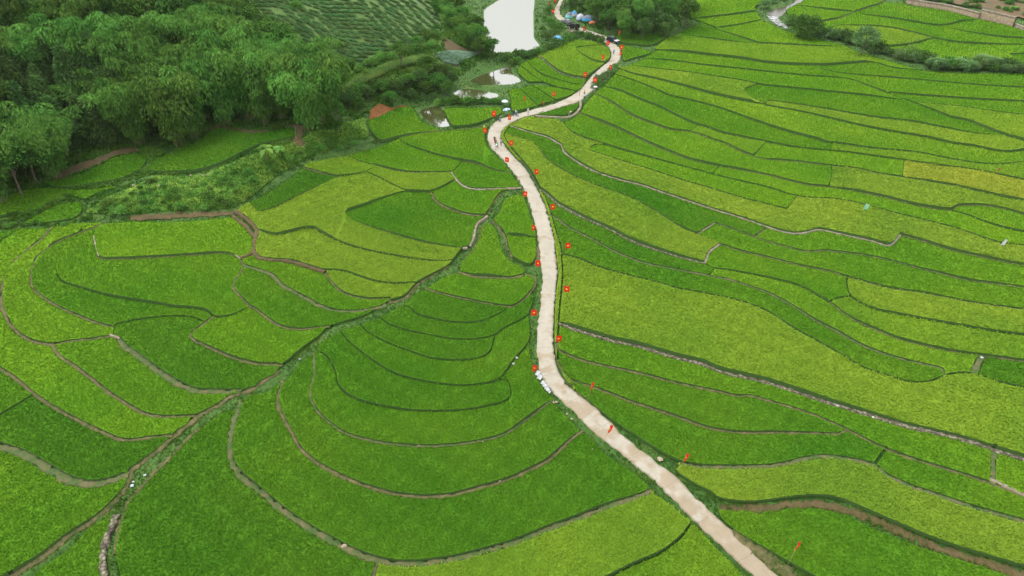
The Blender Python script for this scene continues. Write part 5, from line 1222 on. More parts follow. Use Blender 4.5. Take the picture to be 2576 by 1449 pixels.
# far stone retaining wall
M_RW = mat("yellow_stone", rough=.95); noisy(M_RW, [(.3, (.11, .085, .05)), (.5, (.21, .16, .10)), (.7, (.29, .25, .18))], 1.2, 6, .8, coord='World', bump=.15)
def rwall(s, hgt, lab, mt, cap):
    a = hit(seg_refine(P(s), 12)); n = len(a); g = G(a[:,0], a[:,1])
    t = np.gradient(a, axis=0); t /= np.hypot(*t.T)[:,None]; nn = np.stack([-t[:,1], t[:,0]], 1); hs = np.linspace(hgt[0], hgt[1], n)
    r = bpy.data.objects.new("retaining_wall", None); C.objects.link(r)
    V = np.concatenate([np.column_stack([a, g-.5]), np.column_stack([a+nn*.25, g+hs]), np.column_stack([a+nn*1.0, g+hs]), np.column_stack([a+nn*1.0, g-.5])]); i = np.arange(n-1)
    link("stonework", mesh_np("stonework", V, [np.concatenate([np.stack([i+k*n, i+1+k*n, i+1+(k+1)*n, i+(k+1)*n], 1) for k in range(3)])], [mt]), r)
    V = np.concatenate([np.column_stack([a+nn*d_, g+hs+z_]) for d_, z_ in ((.15, .01), (.15, .45), (1.1, .45), (1.1, .01))])
    link("coping", mesh_np("coping", V, [np.concatenate([np.stack([i+k*n, i+1+k*n, i+1+(k+1)*n, i+(k+1)*n], 1) for k in range(3)])], [cap]), r)
    tag(r, lab, "wall")
rwall("2278,9 2330,18 2382,27 2420,37 2459,48", (1.9, 2.2), "long yellowish stone retaining wall at the top right behind the rice", M_RW, M_CONC)
rwall("2460,47 2500,56 2546,67", (3.4, 3.2), "taller stone retaining wall section next to the top right corner", M_RW, M_CONC)
rwall("2548,66 2576,77 2650,100", (1.0, 1.0), "low grey wall cut by the right edge beyond the tall section", M_CONC, M_CONC)
# ---------------------------------------------------------------- flags, people, vehicles, tents and small things
def pm(name, c, rough=.7, **k): return mat(name, c, rough, **k)
M_RED = pm("red_cloth", (.78, .004, .004), .8); M_DRED = pm("dark_red_cloth", (.42, .010, .008), .8); M_YEL = pm("yellow_star", (.85, .55, .02), .8); M_FR = pm("orange_fringe", (.70, .10, .005), .8)
M_POLE = pm("bamboo_pole", (.22, .19, .10)); M_WHITE = pm("white_plastic", (.36, .37, .38), .5); M_SKIN = pm("skin", (.34, .19, .12), .6); M_HAIR = pm("hair", (.015, .012, .01), .5)
def gz(x, y): return float(G(x, y))
def base_at(u, v, off=.4):
    p_ = hit([[u, v]], off)[0]; return np.array([p_[0], p_[1], gz(*p_)+off])
ONROAD = .46
def cloth(w_, h, wave, seed, nx=6, ny=8):
    rr = np.random.default_rng(seed); xs = np.linspace(0, w_, nx); zs = np.linspace(0, -h, ny); X, Z = np.meshgrid(xs, zs)
    ph = rr.random()*6; Y = wave*(X/w_)*np.sin(3.2*X/w_+ph+Z*1.5)+.02*np.sin(Z*5+ph); Z = Z-.06*(X/w_)**2+.03*np.sin(X*6+ph)
    return X, Y, Z
def make_flag(seed, w_=.88, h=1.2, ph=3.1, furl=1., dark=False):
    X, Y, Z = cloth(w_*furl, h, .16, seed); ny, nx = X.shape; V = np.stack([X+.03, Y, Z+ph-.05], -1).reshape(-1, 3)
    i = (np.arange(ny-1)[:,None]*nx+np.arange(nx-1)[None]).ravel(); F = np.stack([i, i+1, i+nx+1, i+nx], 1)
    cl = mesh_np("cloth", V, [F], [M_DRED if dark else M_RED], smooth_=True)
    # star: laid a few millimetres off both faces, following the cloth
    sv, sf = [], []
    cx, cz = w_*furl*.5, -h*.5
    for sgn in (-1, 1):
        b0 = len(sv); sv.append((cx, cz, sgn))
        for k in range(10):
            r_ = .29 if k % 2 == 0 else .12; a = math.pi/2+k*math.pi/5; sv.append((cx+r_*math.cos(a)*furl, cz+r_*math.sin(a), sgn))
        for k in range(10): sf.append((b0, b0+1+k, b0+1+(k+1) % 10))
    S_ = np.array(sv); fi = np.clip(S_[:,0]/(w_*furl)*(nx-1), 0, nx-1.01); fj = np.clip(-S_[:,1]/h*(ny-1), 0, ny-1.01); a, b_ = fi.astype(int), fj.astype(int); fa, fb = fi-a, fj-b_
    def bl(A): return A[b_, a]*(1-fa)*(1-fb)+A[b_, a+1]*fa*(1-fb)+A[b_+1, a]*(1-fa)*fb+A[b_+1, a+1]*fa*fb
    SV = np.column_stack([bl(X)+.03, bl(Y)+S_[:,2]*.012, bl(Z)+ph-.05]); st = mesh_np("star", SV, [np.array(sf)], [M_YEL])
    ed = np.concatenate([np.arange(nx), np.arange(1, ny)*nx+nx-1, (ny-1)*nx+np.arange(nx-1)[::-1]]); q = V[ed]; cen = V.mean(0); d = q-cen; d[:,1] = 0; d /= np.linalg.norm(d, axis=1)[:,None]
    q2 = q+d*.035; VV = np.concatenate([q, q2]); n = len(q); j = np.arange(n-1); fr = mesh_np("fringe", VV, [np.stack([j, j+1, j+1+n, j+n], 1)], [M_FR])
    Vp, fp, _ = merge([tube([[0, 0, -.6], [0, 0, ph*.5], [.01, .01, ph+.1]], [.024, .02, .014], 6)])
    return cl, st, fr, mesh_np("pole", Vp, fp, [M_POLE])
FM = [make_flag(i) for i in range(4)]; FMN = [make_flag(10+i, furl=f) for i, f in enumerate((.45, .28, .7))]; FMD = make_flag(20, dark=True)
def flag(u, v, lab, ms=None, yaw=0., sc=1., tilt=0.):
    """u, v: middle of the cloth in the photograph; the pole stands where that puts it"""
    h = 2.35*sc; best = hit([[u-5, v]], h+.4)[0]; x, y = best
    r = bpy.data.objects.new("flag", None); C.objects.link(r); r.location = (x, y, gz(x, y)+.36); r.scale = (sc,)*3; r.rotation_euler = (0, tilt, yaw)
    cl, st, fr, po = ms or FM[int(rt.integers(4))]
    c_ = link("cloth", cl, r); link("star", st, c_); link("fringe", fr, c_); link("pole", po, r)
    tag(r, lab, "flag", "red flags with a yellow star along the road")
FL = [
(1398,2,"red star flag at the top edge left of the narrow road",0,0),(1386,9,"narrow furled red flag left of the topmost road stretch",'n0',.2),(1393,28,"red star flag just above the silver parked car",0,0),
(1472,73,"tilted dark red flag between the tents and the road",'d',.5),(1561,83,"narrow red flag in front of the tree mound behind the parked silver car",'n2',.9),(1531,109,"red star flag on the road's left edge beside the front of the silver car",0,.1),
(1565,119,"red star flag in the small plot right of the upper bend, the upper of two",0,-.1),(1564,135,"red star flag right of the upper bend, directly below another flag",'n2',.6),(1519,145,"red star flag inside the yellowish plot at the upper bend",0,.5),
(1538,169,"red star flag on the right edge where the upper bend ends",'n2',0),(1472,188,"red star flag at the lower tip of the yellowish plot left of the road",0,.1),(1498,201,"red star flag standing over the road between the two bends",0,0),
(1463,236,"slanting red flag next to the person in yellow",'n0',.9),(1395,237,"red star flag in the triangular plot left of the road",'n2',.5),(1324,249,"thin furled red flag in the darker middle plot",'n1',.2),(1372,262,"very thin furled red flag on the verge above the road",'n1',.9),
(1242,286,"red star flag in the plot beside the small pond",0,-.1),(1283,296,"red star flag at the inner corner above the road bend",'n2',.1),(1221,329,"red star flag at the left outside of the road bend",0,.1),(1287,360,"red star flag in the yellow-green plot near the group of walkers",0,.1),
(1275,402,"red star flag over the left edge of the road below the walkers",0,0),(1351,432,"red star flag by the flattened patch right of the road",0,0),(1320,487,"red star flag on the left road edge at the white channel wall's end",0,-.1),(1391,521,"red star flag at the start of the stone wall right of the road",0,.3),
(1343,574,"red star flag left of the road above the small rounded plot",'n2',.2),(1428,618,"red star flag inside the green plot right of the road, above the largest yellow field",0,0),(1353,663,"red star flag on the left verge at the forked ditch",0,-.1),(1423,727,"red star flag in the top left corner of the largest yellow field",0,0),
(1340,787,"red star flag left of the road beside the terrace fan's upper plots",0,0),(1404,854,"tilted red star flag at the near end of the stone wall",0,.35),(1344,928,"red star flag left of the road just above the white panels",'n2',.3),(1485,981,"thin windblown orange-red flag right of the lower road",'n2',1.0),
(1524,1088,"red flag bent over the middle of the lower road",'n2',.9),(1715,1160,"slanting red star flag at the tip of the speckled yellow field",'n2',.7),(1999,1389,"red flag hanging diagonally in the bottom right corner plot",'n2',.8)]
for u, v, lab, k, yaw in FL:
    ms = FM[int(rt.integers(4))] if k == 0 else FMD if k == 'd' else FMN[int(k[1])]
    flag(u, v, lab, ms, yaw+rt.normal()*.08, 0.92 if v > 300 else 1.05, (.5 if v in (981, 1088, 1160, 1389) else 0)+rt.normal()*.03)
def scare(u, v, col, lab, w_=.9, h=1.1, sl=.2, name="scarecrow_cloth"):
    m_ = pm(name, col, .8); b = hit([[u, v]], 1.6)[0]; r = bpy.data.objects.new(name, None); C.objects.link(r); r.location = (b[0], b[1], gz(*b)+.3); r.rotation_euler = (0, sl, .2)
    X, Y, Z = cloth(w_, h, .15, int(u)); ny, nx = X.shape; V = np.stack([X, Y, Z+1.9], -1).reshape(-1, 3); i = (np.arange(ny-1)[:,None]*nx+np.arange(nx-1)[None]).ravel()
    link("cloth", mesh_np("cloth", V, [np.stack([i, i+1, i+nx+1, i+nx], 1)], [m_], smooth_=True), r)
    Vp, fp, _ = merge([tube([[0, 0, -.5], [0, 0, 2.0]], [.025, .02], 5)]); link("pole", mesh_np("pole", Vp, fp, [M_POLE]), r); tag(r, lab, "scarecrow")
scare(2172, 519, (.30, .62, .42), "pale green cloth on a stick in the long yellow-green field", .9, 1.2)
scare(2518, 606, (.62, .60, .60), "white plastic cloth leaning on a stick near the right edge", .7, 1.5, .5)
scare(2510, 429, (.42, .06, .05), "small faded red cloth on a stick in the thin strip near the right edge", .4, .9, 0)
# people ------------------------------------------------------------------
def person(u, v, lab, shirt, trousers, hat=None, yaw=0., pose='walk', off=ONROAD, seed=1, sit=0.):
    """continuous skinned body, feet on the traced ground point"""
    rr = np.random.default_rng(seed); b0 = base_at(u, v, off)
    st = .16 if pose == 'walk' else .05; bend = .75 if pose == 'bend' else 0.0; ride = pose == 'ride'
    J = {}; hip = np.array([0, 0, .90]); 
    def rot(p, a, o): p = np.array(p)-o; return o+np.array([p[0], p[1]*math.cos(a)+p[2]*math.sin(a)*-1*-1 if False else p[1]*math.cos(a)-p[2]*math.sin(a)*-1*-1, p[2]*math.cos(a)+p[1]*math.sin(a)])
    def T(p):   # upper body leaning forward (-y) by bend
        p = np.array(p, float)-hip; c_, s_ = math.cos(bend), math.sin(bend); return hip+np.array([p[0], p[1]*c_-p[2]*s_, p[2]*c_+p[1]*s_])
    verts = [hip, T((0, 0, 1.12)), T((0, 0, 1.34)), T((0, 0, 1.46)), T((0, -.01, 1.56)), T((0, -.01, 1.69))]
    rad = [(.15, .11), (.14, .10), (.17, .11), (.06, .06), (.085, .10), (.075, .085)]; ed = [(0, 1), (1, 2), (2, 3), (3, 4), (4, 5)]
    for s in (-1, 1):
        n = len(verts); sw = st*s
        if ride: pts = [(.10*s, 0, .86), (.17*s, -.42, .80), (.16*s, -.30, .40), (.16*s, -.28, .06), (.16*s, -.42, .03)]
        else: pts = [(.10*s, 0, .84), (.11*s, -sw*.5, .47), (.11*s, -sw+.02, .10), (.11*s, -sw, .05), (.12*s, -sw-.16, .03)]
        verts += [np.array(p, float) for p in pts]; rad += [(.10, .10), (.068, .068), (.045, .045), (.05, .05), (.04, .035)]; ed += [(0, n), (n, n+1), (n+1, n+2), (n+2, n+3), (n+3, n+4)]
        n = len(verts)
        if ride: ap = [(.19*s, 0, 1.38), (.25*s, -.2, 1.15), (.26*s, -.46, 1.05), (.26*s, -.54, 1.04)]
        else: ap = [(.19*s, 0, 1.38), (.25*s, .02+sw*.3, 1.12), (.26*s, -.06+sw*.6, .90), (.26*s, -.09+sw*.6, .80)]
        verts += [T(p) for p in ap]; rad += [(.06, .06), (.047, .047), (.034, .034), (.036, .02)]; ed += [(2, n), (n, n+1), (n+1, n+2), (n+2, n+3)]
    me = bpy.data.meshes.new("body"); me.from_pydata([tuple(p) for p in verts], ed, []); o = bpy.data.objects.new("tmp", me); C.objects.link(o)
    md = o.modifiers.new("s", 'SKIN'); md.use_smooth_shade = True
    for i, r_ in enumerate(rad): me.skin_vertices[0].data[i].radius = r_; me.skin_vertices[0].data[i].use_root = (i == 0)
    o.modifiers.new("u", 'SUBSURF').levels = 1
    dg = bpy.context.evaluated_depsgraph_get(); m2 = bpy.data.meshes.new_from_object(o.evaluated_get(dg)); bpy.data.objects.remove(o)
    m2.name = "body"; m2.materials.clear()
    for m_ in (M_SKIN, shirt, trousers, M_HAIR): m2.materials.append(m_)
    for p_ in m2.polygons:
        c_ = p_.center; q = hip+np.array([c_.x, (c_.y-hip[1])*math.cos(-bend)-(c_.z-hip[2])*math.sin(-bend), (c_.z-hip[2])*math.cos(-bend)+(c_.y)*math.sin(-bend)]); up = q[2] if c_.z > .88 else c_.z
        arm = abs(c_.x) > .2 and c_.z > .75
        if arm: k = 1 if q[2] > (1.08 if not ride else 1.06) else 0
        elif c_.z < .09: k = 3
        elif up < .95: k = 2
        elif up < 1.47: k = 1
        elif up > 1.66 or (q[1] > .03 and up > 1.54): k = 3
        else: k = 0
        p_.material_index = k
    r = bpy.data.objects.new("person", None); C.objects.link(r); r.location = b0+np.array([0, 0, sit]); r.rotation_euler = (0, 0, yaw); link("body", m2, r)
    if hat is not None:
        top = T((0, -.01, 1.70)); kind, hm = hat; prof = [(.27, -.06), (.20, .02), (.02, .15)] if kind == 'cone' else [(.125, -.13), (.13, -.02), (.10, .07), (.02, .10)]
        k = 12; an = np.arange(k)*math.tau/k; V = np.concatenate([np.stack([np.cos(an)*r_, np.sin(an)*r_, 0*an+z_], 1) for r_, z_ in prof])+top; F = []
        for a in range(len(prof)-1): i = np.arange(k)+a*k; j = (np.arange(k)+1) % k+a*k; F.append(np.stack([i, j, j+k, i+k], 1))
        link("helmet" if kind == 'helmet' else "hat", mesh_np("hat", V, [np.concatenate(F)], [hm], smooth_=kind != 'cone'), r)
    tag(r, lab, "person"); return r
def cl_(n, c): return pm(n, c, .85)
K_WH = cl_("white_shirt", (.60, .60, .62)); K_DK = cl_("dark_clothes", (.03, .03, .04)); K_PK = cl_("crimson_shirt", (.55, .03, .10)); K_GR = cl_("green_shirt", (.18, .50, .26)); K_LI = cl_("lilac_shirt", (.48, .40, .55))
K_BL = cl_("blue_shirt", (.08, .22, .55)); K_YE = cl_("yellow_shirt", (.65, .58, .06)); K_NV = cl_("navy_trousers", (.04, .035, .10)); K_GY = cl_("grey_clothes", (.30, .29, .30)); K_STRAW = pm("straw_hat", (.50, .42, .25)); K_PKS = cl_("pink_shirt", (.50, .22, .25))
person(1244.5, 359, "person in black with dark hair at the back of the walking group", K_DK, K_DK, None, 2.8, seed=2)
person(1247.5, 366, "person in a crimson shirt and dark trousers in the walking group", K_PK, K_DK, None, .2, seed=3)
person(1251, 372, "person in a green shirt and black trousers in the walking group", K_GR, K_DK, None, .1, 'stand', seed=4)
person(1247, 376, "person in white bending forward at the front of the group", K_WH, K_GY, None, 1.9, 'bend', seed=5)
person(1260.5, 366, "person in a lilac shirt standing at the road's right edge", K_LI, K_DK, None, .05, 'stand', seed=6)
person(1328.5, 289, "person all in white with a white hat walking on the road", K_WH, K_GY, ('cap', K_WH), -.6, seed=7)
person(1544, 137, "person in blue walking alone on the upper bend", K_BL, K_NV, None, 2.6, seed=8)
person(1470, 240, "person in a yellow shirt walking down the road", K_YE, K_DK, None, .2, seed=9)
person(1470, 250, "person in a white shirt and navy shorts behind the walker in yellow", K_WH, K_NV, None, 3.0, 'stand', .4, seed=10)
person(1495, 235, "person with a white umbrella on the right verge by the weir", K_GY, K_GY, None, .4, 'stand', .38, seed=11)
person(1432, 293, "person in pink with a pale hat crouching by the channel wall", K_PKS, K_GY, ('cone', K_STRAW), .5, 'bend', .5, seed=12)
person(1432, 79, "person in white beside the black parked car", K_WH, K_GY, None, 1.2, 'stand', .4, seed=13)
person(1257.5, 303, "person in grey squatting by the fence pole above the road bend", K_GY, K_NV, None, 1., 'bend', .42, seed=14)
# umbrella held by the person at the weir
def canopy(loc, R, H, cols, lab, name, cat, k=12, pole=True, ph=2.1, ty=0.):
    r = bpy.data.objects.new(name, None); C.objects.link(r); r.location = loc; r.rotation_euler = (ty, ty*.5, .3)
    prof = [(R, 0), (R*.78, H*.42), (R*.42, H*.82), (.02, H)]; an = np.arange(k)*math.tau/k
    for q, c_ in enumerate(cols):
        V, F = [], []
        for a in range(k):
            if (a % len(cols)) != q: continue
            b0 = len(V)
            for r_, z_ in prof: V += [(r_*math.cos(an[a]), r_*math.sin(an[a]), z_+ph), (r_*math.cos(an[a]+math.tau/k), r_*math.sin(an[a]+math.tau/k), z_+ph)]
            for j in range(3): F.append((b0+2*j, b0+2*j+1, b0+2*j+3, b0+2*j+2))
        link("canopy", mesh_np("canopy", V, [np.array(F)], [c_]), r)
    Vp, fp, _ = merge([tube([[0, 0, -.3 if ph > 1 else ph-.6], [0, 0, H+ph+.05]], [.03, .02], 6)]); link("pole", mesh_np("pole", Vp, fp, [M_POLE]), r); tag(r, lab, cat)
U_W = pm("white_nylon", (.48, .48, .52), .6); U_B = pm("blue_nylon", (.10, .24, .62), .6); U_LB = pm("pale_blue_nylon", (.42, .50, .66), .6); U_CY = pm("cyan_nylon", (.05, .32, .60), .6); U_DG = pm("slate_nylon", (.12, .14, .19), .6); U_TQ = pm("turquoise_nylon", (.20, .52, .50), .6); U_OR = pm("orange_nylon", (.75, .22, .08), .6)
b = base_at(1495, 235, .38); canopy((b[0]+.2, b[1], b[2]), .62, .3, [U_W], "white umbrella over the person at the weir", "umbrella", "umbrella", 8, ph=1.85)
b = base_at(1270, 267); canopy(b, .9, .45, [U_W, U_LB], "round white and pale blue parasol above the road bend", "parasol", "parasol", ph=1.3)
b = base_at(1277, 291); canopy(b, 1.05, .5, [U_W, U_B], "larger white and blue parasol beside the motorbike on the verge", "parasol", "parasol", ph=1.5, ty=-.25)
b = base_at(1402, 109); canopy(b, 1.6, .7, [U_CY, U_B], "bright blue parasol on the rough ground beside the big pond", "parasol", "parasol", ph=1.8, ty=.15)
# tents
def tent(u, v, L_, W_, H, ma, mb, yaw, lab):
    b = base_at(u, v); r = bpy.data.objects.new("tent", None); C.objects.link(r); r.location = b; r.rotation_euler = (0, 0, yaw)
    nu, nv_ = 16, 7; th = np.linspace(0, math.tau, nu, endpoint=False); ph_ = np.linspace(0, 1, nv_)
    V = np.concatenate([np.stack([L_/2*np.cos(th)*(1-p_**2.4)**.6*(.86+.14*np.cos(4*th)*-1), W_/2*np.sin(th)*(1-p_**2.4)**.6*(.86-.14*np.cos(4*th)), 0*th+H*p_], 1) for p_ in ph_]); F = []
    for a in range(nv_-1): i = np.arange(nu)+a*nu; j = (np.arange(nu)+1) % nu+a*nu; F.append(np.stack([i, j, j+nu, i+nu], 1))
    F = np.concatenate(F); k = len(F); lo = np.arange(k) < nu*3
    link("flysheet", mesh_np("flysheet", V, [F[~lo]], [ma], smooth_=True), r); link("inner_wall", mesh_np("inner_wall", V, [F[lo]], [mb], smooth_=True), r)
    for a in (.6, -.6):
        t = np.linspace(0, 1, 9); x = L_/2*.95*np.cos(math.pi*t); Vp, fp, _ = merge([tube(np.stack([x*math.cos(a), x*math.sin(a)*W_/L_, H*1.02*np.sin(math.pi*t)**.8], 1), .03, 4)]); link("tent_pole", mesh_np("tent_pole", Vp, fp, [U_DG]), r)
    tag(r, lab, "tent", None)
tent(1434, 44, 4.2, 3.2, 2.0, U_DG, U_TQ, .3, "slate grey tent with a turquoise skirt, leftmost of the camp"); tent(1445, 40, 2.6, 2.2, 1.9, U_CY, U_W, .1, "small bright blue tent behind the slate grey one")
tent(1460, 49, 3.6, 3.0, 2.1, U_W, U_LB, .2, "white dome tent in the middle of the camp"); tent(1479, 52, 5.2, 3.2, 2.0, U_DG, U_CY, -.3, "long slate tent with a bright blue skirt under the mound"); tent(1490, 59, 2.8, 1.8, 1.0, U_OR, U_OR, 0, "low orange tent, rightmost of the camp")
# cars
M_GLASS = pm("car_glass", (.02, .025, .03), .08); M_TYRE = pm("tyre", (.02, .02, .02), .9); M_RIM = pm("rim", (.35, .35, .36), .3); M_LAMP = pm("headlight", (.7, .7, .7), .2); M_RLAMP = pm("tail_light", (.4, .02, .02), .3); M_GRILL = pm("grille", (.04, .04, .045), .4); M_PLATE = pm("number_plate", (.6, .6, .6), .5)
def bevel_box(bm_mesh): pass
def car(u, v, yaw, lab, paint, kind='suv', off=ONROAD, hood=None):
    b = base_at(u, v, off); r = bpy.data.objects.new("parked_car", None); C.objects.link(r); r.location = b; r.rotation_euler = (0, 0, yaw)
    L_, W_, H = (4.7, 1.86, 1.78) if kind == 'suv' else (4.6, 1.78, 1.45)
    if kind == 'suv': body = [(-2.35, .35), (-2.35, .95), (-2.28, 1.12), (-1.05, 1.12), (1.25, 1.12), (2.2, 1.0), (2.35, .85), (2.35, .35)]; cab = [(-2.22, 1.12), (-2.0, 1.74), (.25, 1.76), (1.15, 1.12)]
    else: body = [(-2.3, .33), (-2.3, .85), (-2.2, .98), (-1.4, 1.0), (1.1, .98), (2.1, .85), (2.3, .7), (2.3, .33)]; cab = [(-1.75, .99), (-1.05, 1.43), (.15, 1.44), (1.05, .99)]
    def ext(name, prof, w0, w1, m_, par, bev=.07):
        bm = bmesh.new(); n = len(prof); zmax = max(z for x, z in prof); zmin = min(z for x, z in prof); A = []
        for s in (-1, 1): A.append([bm.verts.new((x, s*(w0+(w1-w0)*((z-zmin)/(zmax-zmin)))/2, z)) for x, z in prof])
        for i in range(n): j = (i+1) % n; bm.faces.new((A[0][i], A[0][j], A[1][j], A[1][i]))
        bm.faces.new(A[0][::-1]); bm.faces.new(A[1]); bmesh.ops.recalc_face_normals(bm, faces=bm.faces)
        bmesh.ops.bevel(bm, geom=[e for e in bm.edges], offset=bev, segments=2, affect='EDGES'); me = bpy.data.meshes.new(name); bm.to_mesh(me); bm.free(); me.materials.append(m_)
        return link(name, me, par)
    bo = ext("body", body, W_, W_*.97, paint, r); ro = ext("cabin", cab, W_*.93, W_*.76, paint, r, .05)
    def quad(name, pts, m_, par): me = bpy.data.meshes.new(name); me.from_pydata(pts, [], [tuple(range(len(pts)))]); me.materials.append(m_); return link(name, me, par)
    (x0, z0), (x1, z1), (x2, z2), (x3, z3) = cab; e = .02; wt, wb = W_*.76/2, W_*.93/2
    quad("windscreen", [(x3-.06+e, -wb*.86, z3+.07), (x3-.06+e, wb*.86, z3+.07), (x2+.08+e, wt*.88, z2-.06), (x2+.08+e, -wt*.88, z2-.06)], M_GLASS, r)
    quad("rear_window", [(x0+.10-e, -wb*.8, z0+.14), (x0+.10-e, wb*.8, z0+.14), (x1-.02-e, wt*.85, z1-.10), (x1-.02-e, -wt*.85, z1-.10)], M_GLASS, r)
    for s in (-1, 1):
        for xa, xb in ((x0+.35, (x0+x3)/2-.25), ((x0+x3)/2-.17, x3-.38)):
            ya, yb = s*(wb*.985+.012), s*(wt+.035); sh = .22 if xa < 0 and kind == 'suv' else .35
            quad("side_window", [(xa, ya, z0+.06), (xb, ya, z0+.06), (min(xb, x2-.02), yb, z1-.10), (max(xa, x1+.1), yb, z1-.10)], M_GLASS, r)
        for xw in (-1.45, 1.45):
            w_ = bpy.data.objects.new("wheel", None); C.objects.link(w_); w_.parent = r; w_.location = (xw, s*(W_/2-.11), .36)
            for nm, R_, t_, m_ in (("tyre", .36, .12, M_TYRE), ("rim", .22, .135, M_RIM)):
                k = 16; an = np.arange(k)*math.tau/k; V = np.concatenate([np.stack([R_*q*np.cos(an), 0*an+y_, R_*q*np.sin(an)], 1) for q, y_ in ((.02, -t_), (.9, -t_), (1, -t_*.7), (1, t_*.7), (.9, t_), (.02, t_))]); F = []
                for a in range(5): i = np.arange(k)+a*k; j = (np.arange(k)+1) % k+a*k; F.append(np.stack([i, j, j+k, i+k], 1))
                link(nm, mesh_np(nm, V, [np.concatenate(F)], [m_], smooth_=False), w_)
        quad("headlight", [(2.36 if kind == 'suv' else 2.31, s*.62, .82 if kind == 'suv' else .66), (2.36 if kind == 'suv' else 2.31, s*.86, .84 if kind == 'suv' else .68), (2.30, s*.86, .97 if kind == 'suv' else .78), (2.30, s*.62, .95 if kind == 'suv' else .76)], M_LAMP, r)
        quad("tail_light", [(-2.37 if kind == 'suv' else -2.32, s*.70, .75), (-2.37 if kind == 'suv' else -2.32, s*.88, .75), (-2.36 if kind == 'suv' else -2.31, s*.88, .98), (-2.36 if kind == 'suv' else -2.31, s*.70, .98)], M_RLAMP, r)
    xf = 2.365 if kind == 'suv' else 2.315
    quad("grille", [(xf, -.5, .62), (xf, .5, .62), (xf-.005, .5, .84), (xf-.005, -.5, .84)], M_GRILL, r); quad("number_plate", [(xf+.01, -.2, .48), (xf+.01, .2, .48), (xf+.01, .2, .6), (xf+.01, -.2, .6)], M_PLATE, r)
    if kind == 'suv':
        for s in (-1, 1): Vp, fp, _ = merge([tube([[-1.8, s*.62, 1.80], [.1, s*.62, 1.82]], .025, 5)]); link("roof_rail", mesh_np("roof_rail", Vp, fp, [M_RIM]), r)
        if hood: ext("hood", [(1.2, 1.105), (1.2, 1.14), (2.15, 1.03), (2.3, .9), (2.3, .86)], W_*.96, W_*.93, hood, r, .01)
    tag(r, lab, "car")
P_GR = pm("dark_grey_paint", (.035, .04, .05), .25, Metallic=.4); P_SI = pm("silver_paint", (.30, .31, .34), .3, Metallic=.5); P_BK = pm("black_paint", (.015, .016, .018), .2); P_WT = pm("pale_paint", (.5, .5, .52), .3)
car(1541.5, 107, -.9, "dark grey and white off-road car parked facing the camera at the upper bend", P_GR, 'suv', .42, P_WT)
car(1442, 71, 2.35, "black car parked where the side path leaves the road", P_BK, 'suv', ONROAD)
car(1425, 58, 2.3, "silver saloon car parked on the road behind the black one", P_SI, 'saloon', ONROAD)
# motorbikes
def motorbike(u, v, yaw, lab, paint, off=ONROAD):
    b = base_at(u, v, off); r = bpy.data.objects.new("motorbike", None); C.objects.link(r); r.location = b; r.rotation_euler = (.08, 0, yaw)
    for y_ in (-.62, .62):
        k = 16; an = np.arange(k)*math.tau/k; Vt, Ft = [], []
        t = np.linspace(0, math.tau, 17); Vp, fp, _ = merge([tube(np.stack([0*t, y_+.25*np.cos(t), .29+.25*np.sin(t)], 1), .045, 6)]); w_ = link("wheel", mesh_np("wheel", Vp, fp, [M_TYRE], smooth_=True), r)
    def tb(name, pts, rad, m_, k=8): Vp, fp, _ = merge([tube(pts, rad, k)]); link(name, mesh_np(name, Vp, fp, [m_], smooth_=True), r)
    tb("body", [[0, -.42, .72], [0, -.30, .55], [0, -.05, .42], [0, .25, .50], [0, .62, .66]], [.08, .13, .13, .14, .07], paint); tb("seat", [[0, -.05, .74], [0, .25, .77], [0, .62, .80]], [.09, .12, .07], M_TYRE)
    tb("fork", [[0, -.62, .29], [0, -.44, .90]], [.04, .035], M_RIM, 5); tb("handlebar", [[-.30, -.34, 1.0], [0, -.44, .94], [.30, -.34, 1.0]], .02, M_TYRE, 5); tb("engine", [[0, -.12, .30], [0, .15, .32]], [.11, .12], M_RIM); tb("headlight", [[0, -.52, .86], [0, -.46, .87]], [.08, .09], M_LAMP)
    tag(r, lab, "motorbike"); return b
P_MB = pm("blue_bike_paint", (.05, .08, .30), .3); P_MR = pm("red_bike_paint", (.35, .03, .03), .3)
motorbike(1296, 292, 1.3, "motorbike with a white-shirted rider parked on the verge above the bend", P_MB, .44)
person(1297, 291, "person in white sitting on the motorbike above the road bend", K_WH, K_NV, None, 1.3, 'ride', .44, seed=20)
motorbike(1518, 103, 2.5, "red motorbike ridden up the road behind the dark grey car", P_MR)
person(1518, 102.5, "rider in pink on the red motorbike near the dark grey car", K_PKS, K_GY, ('helmet', K_PKS), 2.5, 'ride', ONROAD, seed=21)
motorbike(1253, 305, .8, "dark motorbike leaning on the bare verge at the outer bend", P_BK, .42)
motorbike(1437, 82, 1.2, "white motorbike beside the black car", P_WT, .44)
# street lamp with solar panel
b = base_at(1216.5, 138); r = bpy.data.objects.new("street_lamp", None); C.objects.link(r); r.location = b
M_STEEL = pm("steel", (.35, .38, .38), .4)
Vp, fp, _ = merge([tube([[0, 0, -.3], [0, 0, 3], [0, 0, 6.6]], [.09, .07, .05], 8)]); link("post", mesh_np("post", Vp, fp, [M_STEEL]), r)
Vp, fp, _ = merge([tube([[0, 0, 6.2], [.5, 0, 6.5], [1.0, 0, 6.6]], .035, 6)]); link("arm", mesh_np("arm", Vp, fp, [M_STEEL]), r)
def boxm(name, c, s, m_, par, rot=(0, 0, 0)):
    bm = bmesh.new(); bmesh.ops.create_cube(bm, size=1); bmesh.ops.scale(bm, vec=s, verts=bm.verts); bmesh.ops.bevel(bm, geom=list(bm.edges), offset=min(s)*.2, segments=1, affect='EDGES')
    me = bpy.data.meshes.new(name); bm.to_mesh(me); bm.free(); me.materials.append(m_); o = link(name, me, par); o.location = c; o.rotation_euler = rot; return o
